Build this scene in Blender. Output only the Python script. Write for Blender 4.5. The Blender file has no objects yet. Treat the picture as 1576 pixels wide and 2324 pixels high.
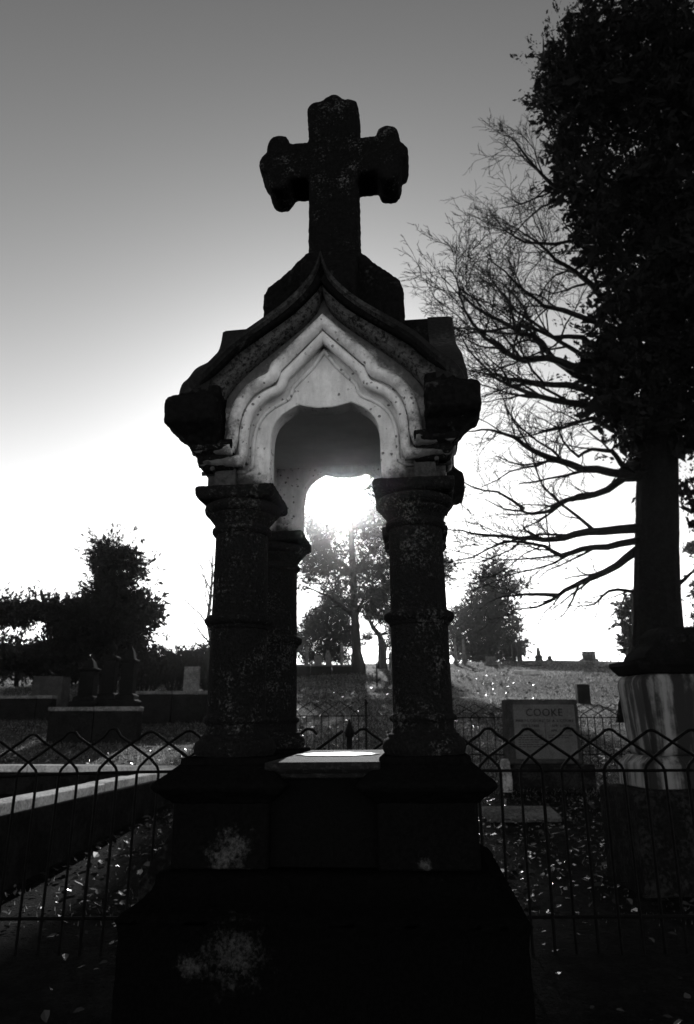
import bpy, math, random
import numpy as np
from mathutils import Vector, Matrix
rnd = random.Random(7)
rng = np.random.default_rng(11)
scene = bpy.context.scene
col = scene.collection
R = math.radians

# ------------------------------------------------------------------ camera
CAMZ = 1.30
PW, PH, PF = 1576.0, 2324.0, 1573.5          # photograph pixel frame and focal length in it
PITCH = R(16.79)
cam_d = bpy.data.cameras.new('camera')
cam = bpy.data.objects.new('camera', cam_d)
col.objects.link(cam)
cam.location = (0, 0, CAMZ)
cam.rotation_euler = (R(90) + PITCH, 0, 0)
cam_d.sensor_fit = 'VERTICAL'
cam_d.sensor_height = 36.0
cam_d.sensor_width = 36.0
cam_d.lens = PF / PH * 36.0
cam_d.clip_start = 0.05
cam_d.clip_end = 3000
cam_d.dof.use_dof = True
cam_d.dof.focus_distance = 1.85
cam_d.dof.aperture_fstop = 6.0
scene.camera = cam

# ------------------------------------------------------------------ sky, sun, exposure
SUN_EL, SUN_AZ = R(18.31), R(-0.42)
world = bpy.data.worlds.new('World')
scene.world = world
world.use_nodes = True
wn, wl = world.node_tree.nodes, world.node_tree.links
wn.clear()
w_out = wn.new('ShaderNodeOutputWorld')
w_bg = wn.new('ShaderNodeBackground')
w_sky = wn.new('ShaderNodeTexSky')
w_sky.sky_type = 'NISHITA'
w_sky.sun_disc = False
w_sky.sun_elevation = SUN_EL
w_sky.sun_rotation = SUN_AZ
w_sky.air_density = 3.0
w_sky.dust_density = 0.3
w_sky.ozone_density = 1.0
w_sep = wn.new('ShaderNodeSeparateColor')     # black-and-white film behind a red filter
w_red = wn.new('ShaderNodeMath'); w_red.operation = 'MULTIPLY'; w_red.inputs[1].default_value = 3.2
w_grn = wn.new('ShaderNodeMath'); w_grn.operation = 'MULTIPLY'; w_grn.inputs[1].default_value = 2.2
w_sub = wn.new('ShaderNodeMath'); w_sub.operation = 'SUBTRACT'; w_sub.use_clamp = False
w_pos = wn.new('ShaderNodeMath'); w_pos.operation = 'MAXIMUM'; w_pos.inputs[1].default_value = 0.0
wl.new(w_sky.outputs[0], w_sep.inputs[0])
wl.new(w_sep.outputs[0], w_red.inputs[0]); wl.new(w_sep.outputs[1], w_grn.inputs[0])
wl.new(w_red.outputs[0], w_sub.inputs[0]); wl.new(w_grn.outputs[0], w_sub.inputs[1])
wl.new(w_sub.outputs[0], w_pos.inputs[0]); wl.new(w_pos.outputs[0], w_bg.inputs[0])
w_bg.inputs[1].default_value = 0.15
wl.new(w_bg.outputs[0], w_out.inputs[0])

SUN_DIR = Vector((math.cos(SUN_EL) * math.sin(SUN_AZ), math.cos(SUN_EL) * math.cos(SUN_AZ), math.sin(SUN_EL)))
sun_d = bpy.data.lights.new('sun', 'SUN')
sun_d.energy = 5.0
sun_d.angle = R(0.53)
sun_d.color = (1, 1, 1)
sun = bpy.data.objects.new('sun', sun_d)
sun.rotation_euler = (-SUN_DIR).to_track_quat('-Z', 'Y').to_euler()
sun.location = (0, 30, 20)
col.objects.link(sun)
scene.view_settings.view_transform = 'Standard'
scene.view_settings.look = 'None'
scene.view_settings.exposure = 0.0
scene.view_settings.gamma = 1.0
scene.view_settings.use_curve_mapping = False
scene.cycles.max_bounces = 6
scene.cycles.diffuse_bounces = 3
scene.cycles.transparent_max_bounces = 4
scene.cycles.volume_bounces = 0
scene.cycles.sample_clamp_indirect = 4.0

# ------------------------------------------------------------------ pixel helpers
def ray(px, py):
    u = (px - PW / 2) / PF
    v = (PH / 2 - py) / PF
    c, s = math.cos(PITCH), math.sin(PITCH)
    return Vector((u, c - s * v, s + c * v))
def at(px, py, dist):
    """point seen at that pixel of the photograph, dist metres ahead along the ground"""
    d = ray(px, py)
    return Vector((0, 0, CAMZ)) + d * (dist / d.y)
def mpp(dist):
    """metres per photograph pixel near the horizon"""
    return dist / (PF / math.cos(PITCH)) * 1.0
def smooth(a, b, x):
    t = np.clip((x - a) / (b - a), 0, 1)
    return t * t * (3 - 2 * t)
def terrain(x, y):
    x = np.asarray(x, float); y = np.asarray(y, float)
    z = 0.26 * smooth(1.6, 3.6, y) + 0.22 * smooth(3.8, 8.5, y)
    s = np.clip(y - 8.0, 0, 37.0)
    z = z + 0.118 * s * s / (s + 0.8)
    z = z - 0.05 * np.clip(y - 45.0, 0, 60) * smooth(45, 60, y)
    z = z + 0.05 * np.sin(x * 0.55 + 1.0) * smooth(7, 14, y) + 0.07 * np.sin(y * 0.41 + x * 0.2) * smooth(9, 16, y)
    z = z + 0.012 * np.clip(x, -30, 30) * smooth(14, 40, y)
    return z
def gz(x, y):
    return float(terrain(x, y))
def ground_at(px, py):
    d = ray(px, py)
    t = 2.0
    while t < 70:
        p = Vector((0, 0, CAMZ)) + d * (t / d.y)
        if p.z < gz(p.x, p.y):
            return p
        t += 0.04
    return at(px, py, 45)

# ------------------------------------------------------------------ materials
MATS = {}
class NT:
    def __init__(self, name):
        m = bpy.data.materials.new(name); m.use_nodes = True
        self.m, self.n, self.l = m, m.node_tree.nodes, m.node_tree.links
        self.b = self.n['Principled BSDF']
        self.tc = self.n.new('ShaderNodeTexCoord')
        MATS[name] = m
    def noise(self, scale, detail=6, rough=0.6, coord='Object', stretch=None, off=(0, 0, 0)):
        t = self.n.new('ShaderNodeTexNoise'); t.inputs['Scale'].default_value = scale
        t.inputs['Detail'].default_value = detail; t.inputs['Roughness'].default_value = rough
        mp = self.n.new('ShaderNodeMapping')
        mp.inputs['Location'].default_value = off
        if stretch: mp.inputs['Scale'].default_value = stretch
        self.l.new(self.tc.outputs[coord], mp.inputs[0]); self.l.new(mp.outputs[0], t.inputs[0])
        return t.outputs[0]
    def voronoi(self, scale, coord='Object'):
        t = self.n.new('ShaderNodeTexVoronoi'); t.inputs['Scale'].default_value = scale
        self.l.new(self.tc.outputs[coord], t.inputs[0]); return t.outputs[0]
    def math(self, op, a, b=0.0, clamp=False):
        t = self.n.new('ShaderNodeMath'); t.operation = op; t.use_clamp = clamp
        for i, v in ((0, a), (1, b)):
            if isinstance(v, (int, float)): t.inputs[i].default_value = v
            else: self.l.new(v, t.inputs[i])
        return t.outputs[0]
    def step(self, v, lo, hi, a=0.0, b=1.0):
        t = self.n.new('ShaderNodeMapRange'); t.interpolation_type = 'SMOOTHSTEP'
        for i, x in enumerate((lo, hi, a, b)): t.inputs[i + 1].default_value = x
        self.l.new(v, t.inputs[0]); return t.outputs[0]
    def mix(self, f, a, b):
        t = self.n.new('ShaderNodeMix'); t.data_type = 'FLOAT'
        for i, v in ((0, f), (2, a), (3, b)):
            if isinstance(v, (int, float)): t.inputs[i].default_value = v
            else: self.l.new(v, t.inputs[i])
        return t.outputs[0]
    def xyz(self):
        t = self.n.new('ShaderNodeSeparateXYZ'); self.l.new(self.tc.outputs['Object'], t.inputs[0]); return t.outputs
    def done(self, color, rough=0.9, bump=None, bstr=0.4, bdist=0.01, spec=0.25):
        if isinstance(color, (int, float)): self.b.inputs['Base Color'].default_value = (color,) * 3 + (1,)
        else:
            self.l.new(color, self.b.inputs['Base Color'])
        if isinstance(rough, (int, float)): self.b.inputs['Roughness'].default_value = rough
        else: self.l.new(rough, self.b.inputs['Roughness'])
        self.b.inputs['Specular IOR Level'].default_value = spec
        if bump is not None:
            t = self.n.new('ShaderNodeBump'); t.inputs['Strength'].default_value = bstr; t.inputs['Distance'].default_value = bdist
            self.l.new(bump, t.inputs['Height']); self.l.new(t.outputs[0], self.b.inputs['Normal'])
        return self.m

def stone(name, dark, light, patch_scale, lo, hi, fine=60, coord='Object', rough=0.9, bstr=0.5, bdist=0.006, spec=0.01, off=(0, 0, 0), grain=0.35):
    """lichen-dark stone with paler blotches"""
    k = NT(name)
    p = k.noise(patch_scale, 8, 0.72, coord, off=off)
    f = k.noise(fine, 4, 0.7, coord)
    v = k.math('ADD', p, k.math('MULTIPLY', k.math('SUBTRACT', f, 0.5), grain))
    m = k.step(v, lo, hi)
    c = k.mix(m, k.math('MULTIPLY', k.step(f, 0.25, 0.75, 0.6, 1.5), dark), k.math('MULTIPLY', k.step(f, 0.2, 0.8, 0.7, 1.25), light))
    h = k.math('ADD', k.math('MULTIPLY', f, 0.6), p)
    return k.done(c, rough, h, bstr, bdist, spec)

stone('mossy_stone', 0.006, 0.10, 12, 0.58, 0.80, fine=150, grain=0.8)
stone('column_stone', 0.009, 0.085, 11, 0.56, 0.80, fine=150, bstr=0.9, bdist=0.008, grain=0.8)
stone('black_granite', 0.004, 0.01, 6, 0.45, 0.7, spec=0.01)
stone('table_stone', 0.01, 0.03, 60, 0.50, 0.66, fine=300, rough=0.9, bstr=1.0, bdist=0.004, spec=0.12)
stone('roof_stone', 0.006, 0.045, 11, 0.57, 0.76, fine=80)
stone('granite', 0.022, 0.045, 6, 0.4, 0.65, fine=90)
stone('granite_smooth', 0.06, 0.085, 5, 0.4, 0.65, fine=120, rough=0.7, bstr=0.15)
stone('old_marble', 0.1, 0.28, 3.5, 0.42, 0.6, fine=40, rough=0.8, bstr=0.3)
stone('grey_headstone', 0.06, 0.13, 5, 0.4, 0.62, fine=40)
stone('dark_headstone', 0.007, 0.02, 5, 0.45, 0.65, fine=40)
stone('coping_stone', 0.32, 0.52, 6, 0.35, 0.6, fine=50, bstr=0.4)
stone('wall_stone', 0.005, 0.012, 5, 0.4, 0.65, fine=30, bstr=0.8, bdist=0.02, spec=0.01)
stone('bark', 0.0045, 0.012, 14, 0.4, 0.7, fine=60, bstr=1.0, bdist=0.03, spec=0.01)
stone('shade_soil', 0.003, 0.010, 9, 0.4, 0.65, fine=45, bstr=1.0, bdist=0.05, spec=0.02)  # leaf mould, near-black so the foreground shade sits in its colour

def patched(name, dark, light, spots, scale, lo, hi, off):
    k = NT(name)
    p = k.noise(scale, 8, 0.72, off=off); f = k.noise(110, 6, 0.8); sx = k.xyz()
    v = k.step(k.math('ADD', p, k.math('MULTIPLY', k.math('SUBTRACT', f, 0.5), 0.35)), lo, hi, 0.0, 0.55)
    for x, z, r in spots:
        d = k.math('POWER', k.math('ADD', k.math('POWER', k.math('SUBTRACT', sx[0], x), 2.0), k.math('POWER', k.math('SUBTRACT', sx[2], z + CAMZ), 2.0)), 0.5)
        front = k.step(sx[1], -0.25, -0.2, 1.0, 0.0)
        e = k.math('ADD', k.math('MULTIPLY', d, 1.0 / r), k.math('MULTIPLY', k.math('SUBTRACT', k.noise(42, 12, 0.82), 0.5), 6.5))
        v = k.math('MAXIMUM', v, k.math('MULTIPLY', k.math('MULTIPLY', front, k.step(f, 0.36, 0.60, 0.25, 1.0)), k.step(e, 0.0, 1.3, 0.85, 0.0)))
    c = k.mix(v, k.math('MULTIPLY', k.step(f, 0.25, 0.75, 0.6, 1.5), dark), k.math('MULTIPLY', k.step(f, 0.2, 0.8, 0.6, 1.3), light))
    k.done(c, 0.9, k.math('ADD', p, k.math('MULTIPLY', f, 0.6)), 0.5, 0.006, 0.0)
patched('pedestal_stone', 0.004, 0.075, [(-0.195, -0.262, 0.036), (-0.225, -0.272, 0.02), (0.21, -0.285, 0.012)], 7.5, 0.64, 0.76, (3.1, 1.7, 0.4))
patched('base_stone', 0.0025, 0.045, [(-0.165, -0.43, 0.05), (-0.25, -0.45, 0.022)], 5.5, 0.68, 0.78, (0.6, 2.2, 5.0))
# white marble of the arches: clean in the middle, spotted with black lichen outward and towards the capitals
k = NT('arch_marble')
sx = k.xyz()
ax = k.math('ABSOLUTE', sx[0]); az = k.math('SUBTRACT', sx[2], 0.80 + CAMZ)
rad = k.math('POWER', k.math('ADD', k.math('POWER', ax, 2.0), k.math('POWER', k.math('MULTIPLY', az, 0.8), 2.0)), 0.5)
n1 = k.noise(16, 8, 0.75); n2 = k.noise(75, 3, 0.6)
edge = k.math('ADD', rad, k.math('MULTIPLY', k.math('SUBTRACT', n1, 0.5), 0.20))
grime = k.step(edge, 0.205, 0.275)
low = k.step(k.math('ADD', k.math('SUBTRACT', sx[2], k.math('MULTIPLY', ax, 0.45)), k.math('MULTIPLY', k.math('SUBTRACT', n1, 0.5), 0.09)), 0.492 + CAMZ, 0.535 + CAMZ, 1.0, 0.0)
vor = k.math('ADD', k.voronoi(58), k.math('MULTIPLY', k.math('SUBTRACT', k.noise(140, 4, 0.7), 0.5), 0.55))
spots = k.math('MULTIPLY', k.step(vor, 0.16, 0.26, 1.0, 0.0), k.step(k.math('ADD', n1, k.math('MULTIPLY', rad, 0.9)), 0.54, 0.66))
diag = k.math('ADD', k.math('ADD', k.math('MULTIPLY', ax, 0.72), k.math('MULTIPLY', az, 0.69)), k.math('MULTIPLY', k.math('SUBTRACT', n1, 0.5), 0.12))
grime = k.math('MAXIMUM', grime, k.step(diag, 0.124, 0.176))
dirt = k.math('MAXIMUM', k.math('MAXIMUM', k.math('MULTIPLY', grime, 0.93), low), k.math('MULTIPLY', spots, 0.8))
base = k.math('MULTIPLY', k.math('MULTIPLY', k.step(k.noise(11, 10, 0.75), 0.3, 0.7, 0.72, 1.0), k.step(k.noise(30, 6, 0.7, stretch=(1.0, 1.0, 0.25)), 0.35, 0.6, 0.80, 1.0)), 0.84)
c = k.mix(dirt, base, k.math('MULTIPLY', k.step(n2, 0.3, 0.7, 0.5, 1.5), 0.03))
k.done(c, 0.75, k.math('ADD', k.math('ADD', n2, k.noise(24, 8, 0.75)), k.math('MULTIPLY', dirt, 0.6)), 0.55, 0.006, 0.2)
# hood stone: black outside, grey lichen on the sheltered hollow
k = NT('hood_stone')
sx = k.xyz()
ax = k.math('ABSOLUTE', sx[0]); az = k.math('SUBTRACT', sx[2], 0.80 + CAMZ)
rad = k.math('ADD', k.math('MULTIPLY', ax, 0.72), k.math('MULTIPLY', az, 0.69))
n1 = k.noise(18, 8, 0.75); n2 = k.noise(95, 4, 0.7)
e = k.math('ADD', rad, k.math('MULTIPLY', k.math('SUBTRACT', n1, 0.5), 0.11))
m = k.math('MULTIPLY', k.step(e, 0.195, 0.255, 1.0, 0.0), k.step(n2, 0.36, 0.58))
k.done(k.mix(m, k.math('MULTIPLY', k.step(n2, 0.3, 0.7, 0.5, 1.6), 0.007), 0.08), 0.9, k.math('ADD', n2, n1), 0.5, 0.006, 0.2)
# inner marble
k = NT('vault_marble')
c = k.math('MULTIPLY', k.step(k.noise(7, 8, 0.7), 0.3, 0.7, 0.8, 1.0), 0.90)
k.done(c, 0.7, k.noise(60), 0.2, 0.004, 0.3)
# worn, polished disc on the table
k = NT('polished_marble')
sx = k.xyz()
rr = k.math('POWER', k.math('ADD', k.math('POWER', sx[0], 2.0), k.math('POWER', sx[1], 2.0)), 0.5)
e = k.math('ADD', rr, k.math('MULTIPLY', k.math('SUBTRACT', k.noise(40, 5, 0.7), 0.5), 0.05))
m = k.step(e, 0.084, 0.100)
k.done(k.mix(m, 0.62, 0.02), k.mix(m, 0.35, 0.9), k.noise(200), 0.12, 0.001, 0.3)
# iron
k = NT('iron')
k.done(k.math('MULTIPLY', k.step(k.noise(40), 0.3, 0.7, 0.6, 1.6), 0.004), 0.65, k.noise(120), 0.3, 0.002, 0.03)
# marble streaked by water
k = NT('streaked_marble')
st = k.noise(5, 6, 0.6, stretch=(1.6, 1.6, 0.12)); bl = k.noise(4, 7, 0.7)
c = k.mix(k.step(k.math('ADD', k.math('MULTIPLY', st, 0.7), k.math('MULTIPLY', bl, 0.3)), 0.45, 0.59), 0.008, 0.16)
k.done(c, 0.8, bl, 0.2, 0.01, 0.25)
# lawn soil and grass
k = NT('lawn')
a, b2 = k.noise(0.7, 6, 0.65), k.noise(14, 5, 0.7)
c = k.math('MULTIPLY', k.mix(k.step(a, 0.35, 0.65), 0.014, 0.032), k.step(b2, 0.25, 0.75, 0.5, 1.5))
k.done(c, 0.95, b2, 0.7, 0.05, 0.1)
def leafmat(name, value, trans, rough=0.6, spec=0.2, tw=0.35):
    k = NT(name)
    k.done(k.math('MULTIPLY', k.step(k.noise(3, 3), 0.3, 0.7, 0.7, 1.3), value), rough, spec=spec)
    t = k.n.new('ShaderNodeBsdfTranslucent'); t.inputs[0].default_value = (trans,) * 3 + (1,)
    mx = k.n.new('ShaderNodeMixShader'); mx.inputs[0].default_value = tw
    k.l.new(k.b.outputs[0], mx.inputs[1]); k.l.new(t.outputs[0], mx.inputs[2])
    k.l.new(mx.outputs[0], k.n['Material Output'].inputs[0])
leafmat('grass', 0.045, 0.38, 0.45, 0.3, 0.6)
leafmat('dead_leaf', 0.016, 0.08, 0.27, 0.75, 0.2)
leafmat('evergreen', 0.010, 0.010, 0.7, 0.02, 0.2)
leafmat('ivy', 0.010, 0.008, 0.7, 0.02, 0.15)
leafmat('pine_needles', 0.02, 0.035, 0.55, 0.15, 0.3)
leafmat('oak_leaves', 0.02, 0.05, 0.6, 0.12, 0.3)

# ------------------------------------------------------------------ mesh builder
class MB:
    def __init__(self): self.v, self.f = [], []
    def add(self, verts, faces):
        o = len(self.v)
        self.v.extend([tuple(p) for p in verts]); self.f.extend([tuple(i + o for i in f) for f in faces]); return self
    def box(self, x0, x1, y0, y1, z0, z1, M=None):
        vs = [(x, y, z) for z in (z0, z1) for (x, y) in ((x0, y0), (x1, y0), (x1, y1), (x0, y1))]
        if M is not None: vs = [M @ Vector(p) for p in vs]
        return self.add(vs, [(3, 2, 1, 0), (4, 5, 6, 7), (0, 1, 5, 4), (1, 2, 6, 5), (2, 3, 7, 6), (3, 0, 4, 7)])
    def loft(self, rings, cap0=True, cap1=True, closed=True):
        n = len(rings[0]); vs = [p for r in rings for p in r]; fs = []
        for i in range(len(rings) - 1):
            for j in range(n if closed else n - 1):
                a, b = i * n + j, i * n + (j + 1) % n
                fs.append((a, b, b + n, a + n))
        if cap0: fs.append(tuple(reversed(range(n))))
        if cap1: fs.append(tuple(range((len(rings) - 1) * n, len(rings) * n)))
        return self.add(vs, fs)
    def square_loft(self, prof, cx=0, cy=0):
        """prof: (half extent, z) from the bottom up"""
        return self.loft([[(cx - h, cy - h, z), (cx + h, cy - h, z), (cx + h, cy + h, z), (cx - h, cy + h, z)] for h, z in prof])
    def rect_loft(self, prof, M=None):
        """prof: (x0,x1,y0,y1,z)"""
        rs = [[(a, c, z), (b, c, z), (b, d, z), (a, d, z)] for a, b, c, d, z in prof]
        if M is not None: rs = [[M @ Vector(p) for p in r] for r in rs]
        return self.loft(rs)
    def lathe(self, prof, cx=0, cy=0, n=40):
        return self.loft([[(cx + r * math.cos(2 * math.pi * i / n), cy + r * math.sin(2 * math.pi * i / n), z) for i in range(n)] for r, z in prof])
    def prism(self, poly, axis, a, b):
        """poly in (u,z); axis 'y' extrudes along y with u=x, axis 'x' along x with u=y"""
        def P(u, z, t): return (u, t, z) if axis == 'y' else (t, u, z)
        n = len(poly)
        vs = [P(u, z, a) for u, z in poly] + [P(u, z, b) for u, z in poly]
        fs = [tuple(range(n)), tuple(reversed(range(n, 2 * n)))]
        for i in range(n):
            j = (i + 1) % n; fs.append((i, i + n, j + n, j))
        return self.add(vs, fs)
    def tube(self, pts, radii, n=6, cap=True):
        pts = [Vector(p) for p in pts]
        if isinstance(radii, (int, float)): radii = [radii] * len(pts)
        rings = []; ref = None
        for i, p in enumerate(pts):
            t = (pts[min(i + 1, len(pts) - 1)] - pts[max(i - 1, 0)])
            t = t.normalized() if t.length > 1e-9 else Vector((0, 0, 1))
            if ref is None: ref = Vector((0, 0, 1)) if abs(t.z) < 0.9 else Vector((1, 0, 0))
            u = t.cross(ref)
            if u.length < 1e-6: u = t.orthogonal()
            u.normalize(); w = t.cross(u); ref = u.cross(t)
            k = 1.0
            if 0 < i < len(pts) - 1:
                a1 = (pts[i] - pts[i - 1]).normalized(); k = 1.0 / max(0.6, math.sqrt(max(0.0, (1 + a1.dot((pts[i + 1] - pts[i]).normalized())) / 2)))
            rings.append([p + (u * math.cos(2 * math.pi * j / n) + w * math.sin(2 * math.pi * j / n)) * radii[i] * k for j in range(n)])
        return self.loft(rings, cap, cap)
    def build(self, name, mat, parent=None, smooth_angle=40, bevel=0.0, seg=2, wear=0.0, rough=0.0, vox=0.006):
        me = bpy.data.meshes.new(name)
        me.from_pydata(self.v, [], self.f); me.update()
        o = bpy.data.objects.new(name, me); col.objects.link(o)
        if mat: me.materials.append(MATS[mat])
        if smooth_angle:
            me.polygons.foreach_set('use_smooth', [True] * len(me.polygons))
            me.set_sharp_from_angle(angle=R(smooth_angle))
        if bevel:
            b = o.modifiers.new('worn_edges', 'BEVEL'); b.width = bevel; b.segments = seg; b.limit_method = 'ANGLE'; b.angle_limit = R(35)
        if rough:
            q = o.modifiers.new('skin', 'REMESH'); q.mode = 'VOXEL'; q.voxel_size = vox; q.use_smooth_shade = True
            t = bpy.data.textures.get('pits') or bpy.data.textures.new('pits', 'CLOUDS'); t.noise_scale = 0.018; t.noise_depth = 5
            d = o.modifiers.new('pitting', 'DISPLACE'); d.texture = t; d.strength = rough; d.mid_level = 0.5; d.texture_coords = 'LOCAL'
        if wear:
            s = o.modifiers.new('dense', 'SUBSURF'); s.subdivision_type = 'SIMPLE'; s.levels = s.render_levels = 4
            t = bpy.data.textures.get('wear') or bpy.data.textures.new('wear', 'CLOUDS'); t.noise_scale = 0.03; t.noise_depth = 4
            d = o.modifiers.new('erosion', 'DISPLACE'); d.texture = t; d.strength = wear; d.mid_level = 0.5
        if parent: o.parent = parent
        return o
def tag(o, label=None, cat=None, group=None, kind=None):
    if label: o['label'] = label
    if cat: o['category'] = cat
    if group: o['group'] = group
    if kind: o['kind'] = kind
    return o
def empty(name, loc=(0, 0, 0), rz=0.0, mtx=None):
    o = bpy.data.objects.new(name, None); col.objects.link(o); o.empty_display_size = 0.2
    if mtx is not None: o.matrix_world = mtx
    else: o.location = loc; o.rotation_euler = (0, 0, rz)
    return o
def raw_mesh(name, verts, loops_per_face, mat, parent=None):
    """numpy verts (N,3); faces are consecutive runs of loops_per_face vertices"""
    n = len(verts); nf = n // loops_per_face
    me = bpy.data.meshes.new(name)
    me.vertices.add(n); me.vertices.foreach_set('co', np.ascontiguousarray(verts, np.float32).ravel())
    me.loops.add(n); me.loops.foreach_set('vertex_index', np.arange(n, dtype=np.int32))
    me.polygons.add(nf); me.polygons.foreach_set('loop_start', np.arange(0, n, loops_per_face, dtype=np.int32))
    me.update(calc_edges=True); me.validate()
    o = bpy.data.objects.new(name, me); col.objects.link(o)
    me.materials.append(MATS[mat])
    if parent: o.parent = parent
    return o

# ------------------------------------------------------------------ ground
def ring_grid():
    ys = np.concatenate([np.linspace(-40, -2, 10), np.arange(-1, 12, 0.25), np.arange(12, 60, 0.75), np.array([62, 66, 72, 80, 90])])
    xs = np.concatenate([-np.array([80, 60, 45, 36]), np.arange(-30, 30.1, 0.6), np.array([36, 45, 60, 80])])
    X, Y = np.meshgrid(xs, ys); Z = terrain(X, Y)
    v = np.stack([X, Y, Z], -1).reshape(-1, 3); nx = len(xs)
    f = [(j * nx + i, j * nx + i + 1, (j + 1) * nx + i + 1, (j + 1) * nx + i) for j in range(len(ys) - 1) for i in range(nx - 1)]
    m = MB(); m.v = [tuple(p) for p in v]; m.f = f
    return tag(m.build('ground', 'lawn', smooth_angle=60), kind='structure')
ground = ring_grid()
xs_, ys_ = np.linspace(-4.2, 4.2, 40), np.linspace(-2.0, 8.6, 44)
X_, Y_ = np.meshgrid(xs_, ys_); Z_ = terrain(X_, Y_) + 0.006
m = MB(); m.v = [tuple(p) for p in np.stack([X_, Y_, Z_], -1).reshape(-1, 3)]
m.f = [(j * 40 + i, j * 40 + i + 1, (j + 1) * 40 + i + 1, (j + 1) * 40 + i) for j in range(43) for i in range(39)]
tag(m.build('plot_shade_sheet', 'shade_soil', None, 60), kind='structure')  # dark sheet over the near ground, shade painted in as colour

# ------------------------------------------------------------------ the canopied monument
Z0 = CAMZ                                        # heights below are measured from the lens, stored from the ground
LEAN, YAW = R(0.64), R(-5.7)
rotm = Matrix.Rotation(YAW, 4, 'Z') @ Matrix.Rotation(-LEAN, 4, 'Y')
mon_T = Vector((-0.0216, 1.9089, CAMZ)) + (rotm @ Vector((0, 0, -Z0)))
mon = empty('canopy_monument', mtx=Matrix.Translation(mon_T) @ rotm)
tag(mon, 'dark weathered stone canopy monument with four columns, white marble arches and a cross on top', 'monument')
def zz(prof): return [(a, b + Z0) for a, b in prof]
CORNERS = [(-1, -1), (1, -1), (1, 1), (-1, 1)]
S = 0.22
b = MB().square_loft(zz([(0.56, -1.42), (0.56, -1.02), (0.45, -0.98), (0.405, -0.95), (0.400, -0.392), (0.410, -0.378), (0.402, -0.366), (0.384, -0.356), (0.366, -0.343), (0.354, -0.328), (0.350, -0.318), (0.350, -0.300), (0.343, -0.295)]))
b.build('lower_base', 'base_stone', mon, 30, 0.006, rough=0.006, vox=0.012)
b = MB()
b.rect_loft([(-0.30, 0.30, -0.24, 0.24, Z0 - 0.2955), (-0.30, 0.30, -0.24, 0.24, Z0 - 0.101)])
b.rect_loft([(-0.24, 0.24, -0.30, 0.30, Z0 - 0.2958), (-0.24, 0.24, -0.30, 0.30, Z0 - 0.1015)])
b.build('centre_die', 'pedestal_stone', mon, 30, 0.004)
for sx_, sy_ in CORNERS:
    MB().square_loft(zz([(0.105, -0.2965), (0.105, -0.12)]), sx_ * S, sy_ * S).build('pier', 'pedestal_stone', mon, 30, 0.006)
    MB().square_loft(zz([(0.1055, -0.168), (0.118, -0.157), (0.140, -0.140), (0.146, -0.132), (0.145, -0.126), (0.099, -0.088), (0.098, -0.0985)][:6]), sx_ * S, sy_ * S).build('pier_cap', 'pedestal_stone', mon, 30, 0.004, rough=0.005, vox=0.004)
tb = MB()
tb.rect_loft([(-0.105, 0.105, -0.318, 0.318, Z0 - 0.118), (-0.11, 0.11, -0.322, 0.322, Z0 - 0.108), (-0.125, 0.125, -0.335, 0.335, Z0 - 0.099), (-0.125, 0.125, -0.335, 0.335, Z0 - 0.084)])
tslab = tb.build('table_slab', 'table_stone', mon, 30, 0.003)
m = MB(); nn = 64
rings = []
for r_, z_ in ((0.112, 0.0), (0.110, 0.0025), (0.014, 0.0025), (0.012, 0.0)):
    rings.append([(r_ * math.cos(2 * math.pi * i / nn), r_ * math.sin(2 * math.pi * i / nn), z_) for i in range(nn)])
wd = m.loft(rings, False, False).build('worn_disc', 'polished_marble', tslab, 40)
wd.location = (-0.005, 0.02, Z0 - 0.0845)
tag(wd, 'pale polished circle worn into the slab')
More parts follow.
